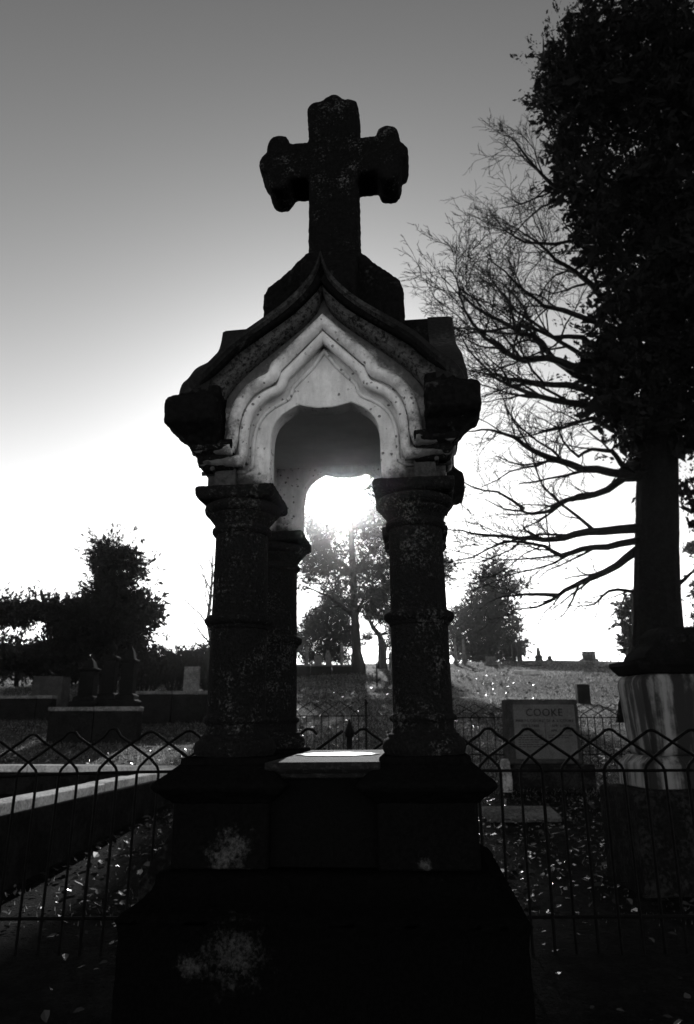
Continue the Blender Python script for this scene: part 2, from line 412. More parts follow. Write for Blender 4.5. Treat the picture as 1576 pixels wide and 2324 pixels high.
# columns
for sx_, sy_ in CORNERS:
    cx, cy = sx_ * S, sy_ * S
    shaft = MB().lathe(zz([(0.0695, 0.005), (0.0685, 0.12), (0.068, 0.25), (0.0665, 0.38), (0.066, 0.468)]), cx, cy).build('column', 'column_stone', mon, 50)
    MB().square_loft(zz([(0.0985, -0.099), (0.0985, -0.074)]), cx, cy).build('plinth', 'pedestal_stone', shaft, 30, 0.005, rough=0.005, vox=0.004)
    MB().lathe(zz([(0.088, -0.075), (0.0935, -0.066), (0.0955, -0.056), (0.0925, -0.045), (0.085, -0.038), (0.0815, -0.036), (0.0815, -0.030), (0.075, -0.027), (0.0705, -0.018), (0.0695, -0.006), (0.0725, -0.003), (0.077, 0.001), (0.078, 0.006), (0.076, 0.011), (0.0705, 0.0145), (0.069, 0.018)]), cx, cy).build('base_moulding', 'column_stone', shaft, 50)
    MB().lathe(zz([(0.068, 0.214), (0.072, 0.217), (0.073, 0.223), (0.080, 0.227), (0.0845, 0.234), (0.0835, 0.242), (0.077, 0.248), (0.071, 0.250), (0.068, 0.254)]), cx, cy).build('ring', 'column_stone', shaft, 50)
    MB().lathe(zz([(0.066, 0.450), (0.071, 0.4525), (0.0755, 0.459), (0.0755, 0.466), (0.071, 0.472), (0.068, 0.474), (0.071, 0.482), (0.079, 0.492), (0.083, 0.497), (0.083, 0.502), (0.090, 0.505), (0.0955, 0.511), (0.097, 0.519), (0.095, 0.527), (0.090, 0.5305)]), cx, cy).build('capital', 'column_stone', shaft, 50)
    MB().square_loft(zz([(0.090, 0.5285), (0.0985, 0.5375), (0.0985, 0.5595), (0.094, 0.5625)]), cx, cy).build('abacus', 'column_stone', shaft, 30, 0.003, rough=0.005, vox=0.004)
    # impost: block, fillet and roll
    rs = []
    for e, z_ in ((0.302, 0.604), (0.308, 0.609), (0.315, 0.618), (0.318, 0.630), (0.318, 0.640), (0.322, 0.644), (0.331, 0.650), (0.335, 0.660), (0.333, 0.672), (0.325, 0.681)):
        q = [(0.225, 0.225), (e, 0.225), (e, e), (0.225, e)]
        if sx_ * sy_ < 0: q = q[::-1]
        rs.append([(sx_ * x, sy_ * y, z_ + Z0) for x, y in q])
    MB().loft(rs).build('impost', 'mossy_stone', mon, 25, 0.002, rough=0.004, vox=0.004)

# arch faces
def mirror(pts): return [(-x, z) for x, z in pts] + [(x, z) for x, z in reversed(pts) if abs(x) > 1e-6]
def smooth_curve(pts, n):
    """resample a polyline by arc length after one Chaikin pass"""
    P = np.array(pts, float)
    for _ in range(2):
        Q = [P[0]]
        for a_, b_ in zip(P[:-1], P[1:]): Q += [0.75 * a_ + 0.25 * b_, 0.25 * a_ + 0.75 * b_]
        Q.append(P[-1]); P = np.array(Q)
    d = np.concatenate([[0], np.cumsum(np.linalg.norm(np.diff(P, axis=0), axis=1))])
    t = np.linspace(0, d[-1], n)
    return [(float(np.interp(s, d, P[:, 0])), float(np.interp(s, d, P[:, 1]))) for s in t]
# half curves run from the springing (outer) to the apex (x = 0)
I_half = smooth_curve([(0.262, 0.665), (0.268, 0.752), (0.260, 0.800), (0.228, 0.848), (0.186, 0.890), (0.142, 0.927), (0.084, 0.976), (0.042, 1.013), (0.014, 1.047), (0.0, 1.092)], 34)
O_half = smooth_curve([(0.362, 0.70), (0.360, 0.790), (0.338, 0.838), (0.296, 0.870), (0.268, 0.902), (0.235, 0.937), (0.138, 1.006), (0.084, 1.048), (0.036, 1.102), (0.014, 1.140), (0.0, 1.190)], 34)
open_half = smooth_curve([(0.140, 0.68), (0.137, 0.722), (0.122, 0.752), (0.098, 0.772), (0.068, 0.788)], 12) + [(0.045, 0.781), (0.02, 0.776)]
slab_out = [(0.3005, 0.5625), (0.3005, 0.66)] + [(x + 0.004, z + 0.004) for x, z in I_half]
poly = [(x, z + Z0) for x, z in mirror(slab_out)]
hole = [(0.1405, 0.5625)] + open_half
poly += [(x, z + Z0) for x, z in hole] + [(-x, z + Z0) for x, z in reversed(hole)]
roll_path = [(0.330, 0.660), (0.231, 0.660)] + smooth_curve([(0.231, 0.675), (0.230, 0.725), (0.215, 0.782), (0.188, 0.820), (0.155, 0.840), (0.138, 0.846), (0.129, 0.854), (0.125, 0.866), (0.122, 0.880)], 24) + [(0.06, 0.944), (0.0, 1.003)]
fil_path = [(0.315, 0.626), (0.204, 0.626)] + smooth_curve([(0.204, 0.64), (0.203, 0.715), (0.191, 0.763), (0.163, 0.795), (0.132, 0.812), (0.117, 0.819), (0.109, 0.828), (0.105, 0.842), (0.101, 0.856)], 24) + [(0.05, 0.910), (0.0, 0.962)]
FACE_Y = -0.300
inn = [(0.195, 0.626)] + [(x - 0.008, z) for x, z in fil_path[2:-1]] + [(0.0, 0.953)]
poly2 = [(x, z + Z0) for x, z in mirror([(0.3, 0.6262), (0.3, 0.66)] + [(x + 0.003, z + 0.003) for x, z in I_half])]
poly2 += [(x, z + Z0) for x, z in inn] + [(-x, z + Z0) for x, z in reversed(inn[:-1])]
def face_root(k):
    return Matrix.Rotation(k * math.pi / 2, 4, 'Z')
for k_ in range(4):
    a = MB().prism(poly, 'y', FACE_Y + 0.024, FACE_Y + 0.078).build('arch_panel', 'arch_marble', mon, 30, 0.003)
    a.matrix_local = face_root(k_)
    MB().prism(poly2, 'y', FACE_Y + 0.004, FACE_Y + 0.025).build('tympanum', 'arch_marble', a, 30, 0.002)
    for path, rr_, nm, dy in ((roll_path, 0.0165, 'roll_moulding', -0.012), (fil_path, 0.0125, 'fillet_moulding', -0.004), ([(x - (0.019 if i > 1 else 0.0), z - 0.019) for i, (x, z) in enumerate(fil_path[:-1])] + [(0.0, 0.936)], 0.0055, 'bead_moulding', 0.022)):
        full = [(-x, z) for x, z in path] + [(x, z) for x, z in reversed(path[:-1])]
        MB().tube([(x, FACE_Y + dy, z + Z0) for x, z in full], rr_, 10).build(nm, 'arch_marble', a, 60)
    # hood: lip, soffit hollow, inner edge
    Of, If = [(-x, z) for x, z in O_half] + [(x, z) for x, z in reversed(O_half[:-1])], [(-x, z) for x, z in I_half] + [(x, z) for x, z in reversed(I_half[:-1])]
    def row(f, y, off=0.0): return [(o[0] * (1 - f) + i[0] * f, y, o[1] * (1 - f) + i[1] * f + Z0 + off) for o, i in zip(Of, If)]
    rows = [row(-0.05, -0.285), row(-0.03, -0.352), row(0.02, -0.362), row(0.20, -0.362), row(0.30, -0.352), row(0.46, -0.335), row(0.66, -0.330), row(0.86, -0.334), row(1.0, -0.326), row(1.04, -0.312), row(1.03, -0.286)]
    hd = MB().loft(rows, False, False, closed=False).build('gable_hood', 'hood_stone', mon, 50)
    hd.matrix_local = face_root(k_)
# roof: cross gables as one height sheet, with a soffit below
us = np.linspace(-0.352, 0.352, 61)
ox = np.array([p[0] for p in O_half])[::-1]; oz = np.array([p[1] for p in O_half])[::-1]
def gprof(u): return np.interp(np.abs(u), ox, oz)
X, Y = np.meshgrid(us, us); Zr = gprof(np.minimum(np.abs(X), np.abs(Y))) + Z0
m = MB(); n_ = len(us)
m.v = [tuple(p) for p in np.stack([X, Y, Zr], -1).reshape(-1, 3)]
m.f = [(j * n_ + i, j * n_ + i + 1, (j + 1) * n_ + i + 1, (j + 1) * n_ + i) for j in range(n_ - 1) for i in range(n_ - 1)]
rf = m.build('roof', 'roof_stone', mon, 35)
so = rf.modifiers.new('thickness', 'SOLIDIFY'); so.thickness = 0.03; so.offset = -1
for sx_, sy_ in CORNERS:
    rs = []
    for e, z_ in ((0.325, 0.652), (0.335, 0.664), (0.358, 0.690), (0.383, 0.706), (0.388, 0.714), (0.388, 0.768), (0.382, 0.778), (0.362, 0.790), (0.350, 0.822)):
        i0 = 0.255
        q = [(i0, i0), (e, i0), (e, e), (i0, e)]
        if sx_ * sy_ < 0: q = q[::-1]
        rs.append([(sx_ * x, sy_ * y, z_ + Z0) for x, y in q])
    MB().loft(rs).build('kneeler', 'roof_stone', mon, 30, 0.010, 2, rough=0.008, vox=0.005)
# ceiling vault
MB().rect_loft([(-0.235, 0.235, -0.235, 0.235, Z0 + 0.80), (-0.235, 0.235, -0.235, 0.235, Z0 + 0.86)]).build('ceiling', 'vault_marble', mon, 30)
# saddle stone under the cross
sp = [(0.212, 1.06), (0.215, 1.245), (0.203, 1.280), (0.128, 1.345), (0.118, 1.360), (0.090, 1.386), (0.084, 1.400)]
sad = [(x, z + Z0) for x, z in [(-x, z) for x, z in sp] + [(x, z) for x, z in reversed(sp)]]
m = MB().prism(sad, 'y', -0.088, 0.088)
sd = m.build('saddle_stone', 'roof_stone', mon, 30, 0.008, 3, rough=0.009)
sp2 = [(x * 0.97, z - 0.004) for x, z in sp]
sad2 = [(x, z + Z0) for x, z in [(-x, z) for x, z in sp2] + [(x, z) for x, z in reversed(sp2)]]
MB().prism(sad2, 'x', -0.080, 0.080).build('saddle_arm', 'roof_stone', sd, 30, 0.008, 3, rough=0.009)
# cross with three-lobed ends
def arc(cx, cz, r, a0, a1, n=7): return [(cx + r * math.cos(R(a0 + (a1 - a0) * i / (n - 1))), cz + r * math.sin(R(a0 + (a1 - a0) * i / (n - 1)))) for i in range(n)]
zc, hw, ha = 1.785, 0.080, 0.072
right = [(hw, zc - ha), (0.145, zc - ha)] + arc(0.183, zc - ha - 0.002, 0.038, 180, 360, 9)[1:] + arc(0.203, zc, 0.046, -62, 62, 9) + arc(0.183, zc + ha + 0.002, 0.038, 0, 180, 9)[:-1] + [(0.145, zc + ha), (hw, zc + ha)]
top = [(hw + 0.004, zc + 0.150)] + arc(hw - 0.026, 1.990, 0.034, -10, 105, 8) + arc(0.0, 2.004, 0.044, 30, 150, 9) + arc(-hw + 0.026, 1.990, 0.034, 75, 190, 8) + [(-hw - 0.004, zc + 0.150)]
left = [(-x, z) for x, z in reversed(right)]
cp = [(hw, 1.38)] + right + top + left + [(-hw, 1.38)]
cr = MB().prism([(x, z + Z0) for x, z in cp], 'y', -0.062, 0.062).build('cross', 'mossy_stone', mon, 35, 0.012, 3, rough=0.008, vox=0.005)


# ------------------------------------------------------------------ hairpin iron fences
def fence(name, A, B, sp, rail_h, top_h, label, post_at=(), lean=0.0, wire=0.0065, sag=None, span=5, group=None):
    """A, B: ends on the ground (x, y); pickets sp apart; hairpins bend over `span` pickets and overlap"""
    A, B = Vector((A[0], A[1], 0)), Vector((B[0], B[1], 0))
    d = (B - A); L = d.length; d.normalize()
    nrm = Vector((-d.y, d.x, 0))
    root = empty(name, (A.x, A.y, gz(A.x, A.y)))
    base_z = (gz(A.x, A.y) + gz(B.x, B.y)) / 2
    inv = root.matrix_world.inverted() if False else Matrix.Translation(-root.location)
    def W(s, h, off=0.0):
        dz = sag(s / L) if sag else 0.0
        kx = 1 + (dz / top_h)
        return inv @ (A + d * s + nrm * (off + lean * h) + Vector((0, 0, base_z + h * kx)))
    n = int(L / sp)
    for i in range(-span + 1, n, 2):
        x0, x1 = i * sp, (i + span) * sp
        if x0 < -1e-6 and x1 < sp: continue
        mid = (x0 + x1) / 2; hh = top_h - rail_h; j = rnd.uniform(-0.012, 0.010); bend = rnd.gauss(0, 0.007); shift = rnd.gauss(0, 0.004)
        pts = [(x0, -0.1), (x0, rail_h * 0.5), (x0, rail_h), (x0 + 0.10 * sp, rail_h + hh * 0.12), (x0 + 0.45 * sp, rail_h + hh * 0.30), (mid - 0.42 * sp, top_h - hh * 0.14), (mid - 0.18 * sp, top_h - hh * 0.02 + j), (mid, top_h + j),
               (mid + 0.18 * sp, top_h - hh * 0.02 + j), (mid + 0.42 * sp, top_h - hh * 0.14), (x1 - 0.45 * sp, rail_h + hh * 0.30), (x1 - 0.10 * sp, rail_h + hh * 0.12), (x1, rail_h), (x1, rail_h * 0.5), (x1, -0.1)]
        off = 0.006 if (i // 2) % 2 else -0.006
        seg = [(s, h) for s, h in pts if -1e-6 <= s <= L + 1e-6]
        if len(seg) < 3: continue
        m = MB()
        m.tube([W(min(max(s + shift * min(1.0, max(0.0, h) / rail_h), 0), L), h, off + bend * max(0.0, h - 0.3) / rail_h) for s, h in seg], wire * rnd.uniform(0.85, 1.1), 6)
        m.build('hairpin', 'iron', root, 60)
    for h, r_ in ((rail_h, 0.008), (0.16, 0.008)):
        MB().tube([W(L * i / 12, h) for i in range(13)], r_, 6).build('rail', 'iron', root, 60)
    for s in post_at:
        MB().tube([W(s, -0.15), W(s, top_h - 0.04)], 0.016, 6).build('post', 'iron', root, 40)
        MB().lathe([(0.006, 0), (0.022, 0.012), (0.026, 0.03), (0.016, 0.055), (0.002, 0.095)], W(s, 0).x, W(s, 0).y, 8).build('finial', 'iron', root, 40).location.z = W(s, top_h - 0.05).z
    tag(root, label, 'fence', group)
    return root
FY = 3.65
def fx(px): return (px - PW / 2) / PF * FY * 1.045
post_x = fx(793)
fence('iron_fence', (-2.02, FY), (post_x - 0.02, FY), 0.0985, 0.805, 1.005, 'low black hairpin fence running past the raised kerb to the spiked post', (), 0, 0.0075, lambda t: -0.055 * (1 - t) ** 3, group=None)
fence('iron_fence', (post_x + 0.02, FY + 0.005), (2.05, FY + 0.03), 0.1035, 0.805, 1.005, 'low black hairpin fence with spiked end post in front of the engraved headstone', (-0.02,), 0, 0.0075, lambda t: 0.03 * max(0, t - 0.75))
F2 = 10.3
def f2x(px): return (px - PW / 2) / PF * F2 * 1.045
fence('iron_fence', (f2x(640), F2 + 0.4), (f2x(836), F2), 0.112, 0.66, 0.86, 'short hairpin fence on the sunlit slope ending in a plain post', (0.0, f2x(836) - f2x(640)), 0, 0.006)
fence('iron_fence', (f2x(1012), F2), (f2x(1376), F2 + 0.1), 0.112, 0.66, 0.84, 'old hairpin fence behind the engraved headstone with a leaning end post', (f2x(1376) - f2x(1012),), -0.06, 0.006)

# ------------------------------------------------------------------ stones and monuments around
def ground_block(px, d):
    p = at(px, 1600, d); return p.x, p.y, gz(p.x, p.y)
def headstone(name, px0, px1, py_top, d, label, mat='grey_headstone', shape='flat', depth=0.12, base=True, rz=0.0, group=None, base_mat=None, tilt=0.0, py_base=None):
    """upright stone standing on the ground d metres away, from its left and right edge and its top in the photo"""
    pc = at((px0 + px1) / 2, 1600, d)
    x, y = pc.x, pc.y
    z = gz(x, y)
    if py_base is not None: z = min(z, at((px0 + px1) / 2, py_base, d).z)
    w = at(px1, py_top, d).x - at(px0, py_top, d).x
    h = at((px0 + px1) / 2, py_top, d).z - z
    root = empty(name, (x, y, z), rz); root.rotation_euler = (0, tilt, rz)
    bz = 0.0
    if base:
        bz = min(0.16, h * 0.22)
        MB().rect_loft([(-w * 0.66, w * 0.66, -depth * 0.9, depth * 0.9, -0.25), (-w * 0.66, w * 0.66, -depth * 0.9, depth * 0.9, bz * 0.85), (-w * 0.6, w * 0.6, -depth * 0.8, depth * 0.8, bz)]).build('base', base_mat or mat, root, 30, 0.01)
    else: bz = -0.2
    hw_ = w / 2
    if shape == 'flat': out = [(-hw_, bz), (hw_, bz), (hw_ * 0.98, h - 0.01), (hw_ * 0.95, h), (-hw_ * 0.95, h), (-hw_ * 0.98, h - 0.01)]
    elif shape == 'round': out = [(-hw_, bz), (hw_, bz), (hw_, h - hw_ * 0.7)] + [(hw_ * math.cos(a), h - hw_ * 0.7 + hw_ * 0.7 * math.sin(a)) for a in np.linspace(0.2, math.pi - 0.2, 9)] + [(-hw_, h - hw_ * 0.7)]
    elif shape == 'gothic': out = [(-hw_, bz), (hw_, bz), (hw_, h - w * 0.9), (hw_ * 0.75, h - w * 0.42), (hw_ * 0.35, h - w * 0.12), (0, h), (-hw_ * 0.35, h - w * 0.12), (-hw_ * 0.75, h - w * 0.42), (-hw_, h - w * 0.9)]
    elif shape == 'obelisk':
        b0 = h * 0.30
        MB().square_loft([(hw_ * 1.5, bz), (hw_ * 1.5, bz + 0.08), (hw_ * 1.15, bz + 0.1), (hw_ * 1.1, b0), (hw_ * 1.3, b0 + 0.02), (hw_ * 1.3, b0 + 0.05), (hw_, b0 + 0.06)]).build('pedestal', mat, root, 30, 0.006)
        MB().square_loft([(hw_ * 0.85, b0 + 0.05), (hw_ * 0.58, h - hw_ * 1.1), (hw_ * 0.05, h)]).build('shaft', mat, root, 20, 0.004)
        return tag(root, label, 'headstone' if shape != 'obelisk' else 'obelisk', group)
    MB().prism(out, 'y', -depth / 2, depth / 2).build('tablet', mat, root, 30, 0.012)
    return tag(root, label, 'headstone', group)

# engraved double headstone
CD = 8.9
pc = at(1228, 1600, CD); cz = at(1228, 1731, CD).z
ck = empty('engraved_headstone', (pc.x, pc.y, gz(pc.x, pc.y)), R(3))
tag(ck, 'grey granite headstone with engraved family name and two columns of text behind the fence', 'headstone')
u0 = at(1145, 1660, CD).x - pc.x; u1 = at(1312, 1660, CD).x - pc.x
t0 = cz - gz(pc.x, pc.y); t1 = at(1228, 1588, CD).z - gz(pc.x, pc.y)
MB().rect_loft([(u0 - 0.02, u1 + 0.1, -0.22, 0.22, -0.4), (u0 - 0.02, u1 + 0.1, -0.22, 0.22, t0 - 0.01)]).build('base', 'dark_headstone', ck, 30, 0.02)
MB().rect_loft([(u0, u1, -0.11, 0.11, t0 - 0.012), (u0 + 0.005, u1 - 0.005, -0.105, 0.105, t1)]).build('block', 'granite', ck, 30, 0.022, 3, wear=0.02)
v0, v1 = u0 + 0.085, u1 - 0.055
pn = MB().rect_loft([(v0, v1, -0.122, -0.08, t0 + 0.045), (v0, v1, -0.122, -0.08, t1 - 0.06)]).build('inscription_panel', 'granite_smooth', ck, 30, 0.006)
pcx, pw_, ptop = (v0 + v1) / 2, v1 - v0, t1 - 0.06
MATS['engraving'] = stone('engraving', 0.012, 0.02, 8, 0.4, 0.6)
def letters(txt, x, z, size, align='CENTER', name='lettering'):
    words = txt.split(' ')
    if len(words) > 1:
        ws = [(w_, letters(w_, 0, z, size, 'LEFT', name)) for w_ in words]
        wid = [o_.dimensions.x for _, o_ in ws]; sp_ = size * 0.28
        xx_ = x - (sum(wid) + sp_ * (len(wid) - 1)) / 2
        for (_, o_), w_ in zip(ws, wid): o_.location.x = xx_; xx_ += w_ + sp_
        return
    cu = bpy.data.curves.new('text', 'FONT'); cu.body = txt; cu.size = size; cu.align_x = align; cu.extrude = 0.0015; cu.resolution_u = 3; cu.space_character = 1.08
    to = bpy.data.objects.new('text', cu); col.objects.link(to)
    bpy.context.view_layer.update()
    me = bpy.data.meshes.new_from_object(to.evaluated_get(bpy.context.evaluated_depsgraph_get()))
    bpy.data.objects.remove(to)
    o = bpy.data.objects.new(name, me); col.objects.link(o); o.parent = pn
    me.materials.clear(); me.materials.append(MATS['engraving'])
    o.location = (x, -0.1235, z); o.rotation_euler = (R(90), 0, 0)
    bpy.context.view_layer.update()
    return o
letters('COOKE', pcx, ptop - 0.135, 0.125)
cl, cr_ = pcx - pw_ * 0.245, pcx + pw_ * 0.245
letters('MARY L. COOKE', cl, ptop - 0.205, 0.046); letters('Dr. A. L. COOKE', cr_, ptop - 0.205, 0.046)
letters('FEB. 5, 1858', cl, ptop - 0.262, 0.042); letters('APR. 1, 1857', cr_, ptop - 0.262, 0.042)
letters('APR. 6, 1925', cl, ptop - 0.318, 0.042); letters('APR. 20, 1926', cr_, ptop - 0.318, 0.042)
MB().box(pcx - 0.002, pcx + 0.002, -0.1232, -0.121, ptop - 0.46, ptop - 0.16).build('dividing_line', 'engraving', pn, 0)
for i_ in range(6):                                   # lines of small text too worn to read
    for c_, lim in ((cl, 6), (cr_, 2)):
        if i_ >= lim: continue
        m = MB(); x_ = c_ - pw_ * 0.2
        while x_ < c_ + pw_ * (0.19 if i_ % 2 == 0 else 0.12):
            w_ = rnd.uniform(0.02, 0.055); zt = ptop - 0.362 - i_ * 0.026
            m.box(x_, x_ + w_, -0.1231, -0.1215, zt, zt + 0.009); x_ += w_ + rnd.uniform(0.008, 0.014)
        m.build('worn_line', 'engraving', pn, 0)

# big pedestal monument at the right
PD = 5.2
px_c = at(1462, 1650, 4.75)
pm = empty('pedestal_monument', (px_c.x + 0.42, px_c.y + 0.20, gz(px_c.x, px_c.y)), R(5)); pm.scale = (1, 0.5, 1)
tag(pm, 'large streaked marble pedestal monument with moulded cap beside the big tree trunk', 'monument')
def zg(py, d=4.75): return at(1462, py, d).z - pm.location.z
zb, zs, zd0, zd1, zcap = zg(1790), zg(1735), zg(1716), zg(1528), zg(1497)
MB().rect_loft([(-0.60, 0.62, -0.52, 0.5, -0.3), (-0.60, 0.62, -0.52, 0.5, zb - 0.03), (-0.58, 0.60, -0.50, 0.48, zb)]).build('base', 'dark_headstone', pm, 30, 0.012)
MB().rect_loft([(-0.47, 0.5, -0.44, 0.4, zb - 0.002), (-0.47, 0.5, -0.44, 0.4, zs), (-0.44, 0.47, -0.41, 0.37, zs + 0.03), (-0.42, 0.45, -0.39, 0.35, zd0)]).build('plinth', 'streaked_marble', pm, 30, 0.01)
MB().rect_loft([(-0.40, 0.43, -0.37, 0.33, zd0 - 0.002), (-0.42, 0.45, -0.39, 0.35, zd0 + (zd1 - zd0) * 0.6), (-0.43, 0.46, -0.40, 0.36, zd0 + (zd1 - zd0) * 0.88), (-0.41, 0.44, -0.38, 0.34, zd1)]).build('die', 'streaked_marble', pm, 30, 0.04, 4)
MB().rect_loft([(-0.41, 0.44, -0.38, 0.34, zd1 - 0.002), (-0.44, 0.47, -0.41, 0.37, zd1 + 0.03), (-0.46, 0.49, -0.44, 0.40, zcap - 0.03), (-0.46, 0.49, -0.44, 0.40, zcap)]).build('cap', 'black_granite', pm, 30, 0.008)
up = MB().rect_loft([(-0.38, 0.4, -0.36, 0.32, zcap - 0.002), (-0.36, 0.38, -0.34, 0.30, zcap + 0.05), (-0.27, 0.29, -0.27, 0.23, zcap + 0.11), (-0.25, 0.27, -0.25, 0.21, zcap + 0.19), (-0.20, 0.22, -0.20, 0.16, zcap + 0.23)]).build('upper_block', 'black_granite', pm, 30, 0.02, 3)
for i_ in range(5):
    a_ = -0.16 + i_ * 0.085
    MB().lathe([(0.004, -0.012), (0.028, -0.008), (0.034, 0.0), (0.022, 0.010), (0.004, 0.013)], 0, 0, 10).build('carved_rosette', 'dark_headstone', up, 50).matrix_local = Matrix.Translation((a_, -0.262, zcap + 0.15)) @ Matrix.Rotation(R(90), 4, 'X')

# flat slab beyond the fence, small rough stone, dark marker, ledger in the field, leaning slab
p0 = ground_at(1190, 1866)
fm = MB().rect_loft([(-0.33, 0.33, -0.17, 0.17, -0.1), (-0.33, 0.33, -0.17, 0.17, 0.045), (-0.32, 0.32, -0.16, 0.16, 0.055)]).build('flat_marker', 'grey_headstone', None, 30, 0.01)
fm.location = (p0.x, p0.y + 0.12, p0.z + 0.03); fm.rotation_euler = (R(9), 0, R(2))
tag(fm, 'pale flat grave slab lying in leaves just beyond the fence', 'grave slab')
p0 = at(1149, 1772, 8.6)
m = MB(); rs = []
for r_, z_ in ((0.055, -0.3), (0.07, 0.0), (0.075, 0.09), (0.066, 0.15), (0.055, 0.20), (0.045, 0.24)):
    rs.append([(r_ * math.cos(a) * rnd.uniform(0.85, 1.15), r_ * math.sin(a) * rnd.uniform(0.85, 1.15), z_) for a in np.linspace(0, 2 * math.pi, 9)[:-1]])
rk = m.loft(rs).build('footstone', 'old_marble', None, 30, 0.006); rk.location = p0
tag(rk, 'small rough white footstone at the foot of the engraved headstone', 'footstone')
headstone('grave_marker', 1311, 1340, 1553, 20.0, 'small dark square marker on the lit slope above the leaning fence post', 'dark_headstone', 'flat', 0.2, False)
p0 = ground_at(1197, 1530)
lg = MB().rect_loft([(-0.42, 0.42, -0.55, 0.55, -0.2), (-0.42, 0.42, -0.55, 0.55, 0.14), (-0.39, 0.39, -0.52, 0.52, 0.17)]).build('ledger_stone', 'coping_stone', None, 30, 0.01)
lg.location = p0; lg.rotation_euler = (R(5), 0, R(8)); tag(lg, 'pale ledger stone lying alone in the sunlit field', 'ledger stone')
p0 = at(398, 1990, 2.75)
ls = MB().prism([(-0.13, -0.45), (0.16, -0.45), (0.16, 0.165), (0.0, 0.165), (-0.018, 0.155), (-0.12, -0.02)], 'y', -0.03, 0.03).build('broken_slab', 'dark_headstone', None, 30, 0.006)
ls.location = (p0.x, p0.y, p0.z); ls.rotation_euler = (R(-6), 0, R(-5))
tag(ls, 'dark broken stone slab with a slanting edge leaning behind the canopy monument', 'slab')

# raised plot at the left: retaining wall and pale coping
KZ = 0.808
kb = empty('plot_kerb', (-1.95, 8.35, gz(-1.95, 8.35)), R(-5.1))
tag(kb, 'raised grave plot wall with pale sunlit coping just behind the hairpin fence', 'plot wall')
kz = KZ - kb.location.z
def kpart(name, mat, box, bev=0.01): return MB().box(*box).build(name, mat, kb, 30, bev)
kpart('side_wall', 'wall_stone', (-0.02, 0.14, -4.5, 0.14, -0.8, kz - 0.071))
kpart('back_wall', 'wall_stone', (-4.6, -0.021, 0.0, 0.16, -0.8, kz - 0.071))
yy = 0.2
while yy > -4.5:                                       # coping stones of the side run
    ln = rnd.uniform(0.7, 0.95)
    kpart('coping_stone', 'coping_stone', (-0.03 + rnd.uniform(-0.006, 0.006), 0.145, yy - ln + 0.004, yy - 0.004, kz - 0.07, kz + rnd.uniform(-0.006, 0.006))); yy -= ln
xx = -0.058
while xx > -4.6:
    ln = rnd.uniform(0.7, 0.95)
    kpart('coping_stone', 'coping_stone', (xx - ln + 0.004, xx - 0.004, -0.03, 0.20, kz - 0.07, kz + rnd.uniform(-0.006, 0.006))); xx -= ln
def in_plot(x, y): return (x < -1.75 + (y - 8.35) * 0.089) & (y > 3.8) & (y < 8.9)

# terraces on the left slope with three draped pillars
def terrace(x0, x1, y, h_top, label, mat='wall_stone', thick=0.28):
    z0 = min(gz(x0, y), gz(x1, y)) - 0.3
    root = empty('retaining_wall', (x0, y, z0)); xx = x0
    while xx < x1 - 0.05:
        ln = min(rnd.uniform(0.8, 1.3), x1 - xx)
        o = MB().box(xx + 0.006, xx + ln - 0.006, y + rnd.uniform(-0.01, 0.01), y + thick, z0, h_top - 0.08).build('stone_block', mat, root, 30, 0.02); o.location = -root.location
        o = MB().box(xx + 0.004, xx + ln - 0.004, y - 0.04, y + thick + 0.03, h_top - 0.078, h_top + rnd.uniform(-0.008, 0.008)).build('coping_stone', 'grey_headstone', root, 30, 0.015); o.location = -root.location
        xx += ln
    return tag(root, label, 'retaining wall')
TY = 13.2
terrace(at(112, 1600, TY).x, at(318, 1600, TY).x, TY, at(200, 1604, TY).z, 'low dark retaining wall carrying the three pillar monuments')
terrace(at(-40, 1600, 16.5).x, at(118, 1600, 16.5).x, 16.5, at(60, 1578, 16.5).z, 'dark terrace wall with a pale top at the foot of the spreading pine')
terrace(at(300, 1600, 16).x, at(520, 1600, 16).x, 16.0, at(400, 1568, 16).z, 'long dark terrace wall below the single pale headstone')
def pillar(px, half_px, py_top, d, label, cap):
    p = at(px, 1602, d); z = p.z; w = mpp(d) * half_px * 1.0; h = at(px, py_top, d).z - z
    root = empty('pillar_monument', (p.x, p.y, z))
    MB().square_loft([(w * 1.9, -0.3), (w * 1.9, h * 0.08), (w * 1.55, h * 0.10), (w * 1.5, h * 0.17), (w * 1.15, h * 0.20)]).build('base', 'black_granite', root, 30, 0.01)
    MB().square_loft([(w * 1.08, h * 0.19), (w, h * 0.7)]).build('shaft', 'black_granite', root, 30, 0.01)
    MB().square_loft([(w * 1.0, h * 0.699), (w * 1.25, h * 0.73), (w * 1.25, h * 0.76), (w * 0.9, h * 0.78)]).build('cornice', 'black_granite', root, 30, 0.006)
    if cap == 'urn': MB().lathe([(w * 0.35, h * 0.779), (w * 0.5, h * 0.80), (w * 0.25, h * 0.82), (w * 0.7, h * 0.88), (w * 0.72, h * 0.92), (w * 0.4, h * 0.96), (w * 0.15, h)], 0, 0, 14).build('urn', 'black_granite', root, 50)
    else: MB().square_loft([(w * 0.85, h * 0.779), (w * 0.6, h * 0.9), (w * 0.05, h)]).build('spire', 'black_granite', root, 30, 0.006)
    tag(root, label, 'monument')
pillar(196, 16, 1492, TY + 0.55, 'shortest dark pillar monument with a pyramid top on the terrace wall', 'spire')
pillar(244, 13, 1458, TY + 0.6, 'tallest dark pillar monument topped by an urn between two others', 'urn')
pillar(287, 14, 1466, TY + 0.55, 'dark pillar monument with a pointed top at the terrace wall end', 'spire')
headstone('headstone', 415, 449, 1513, 18.5, 'single pale square-topped headstone above the long terrace wall', 'grey_headstone', 'flat', 0.16, True, R(-10), py_base=1560)
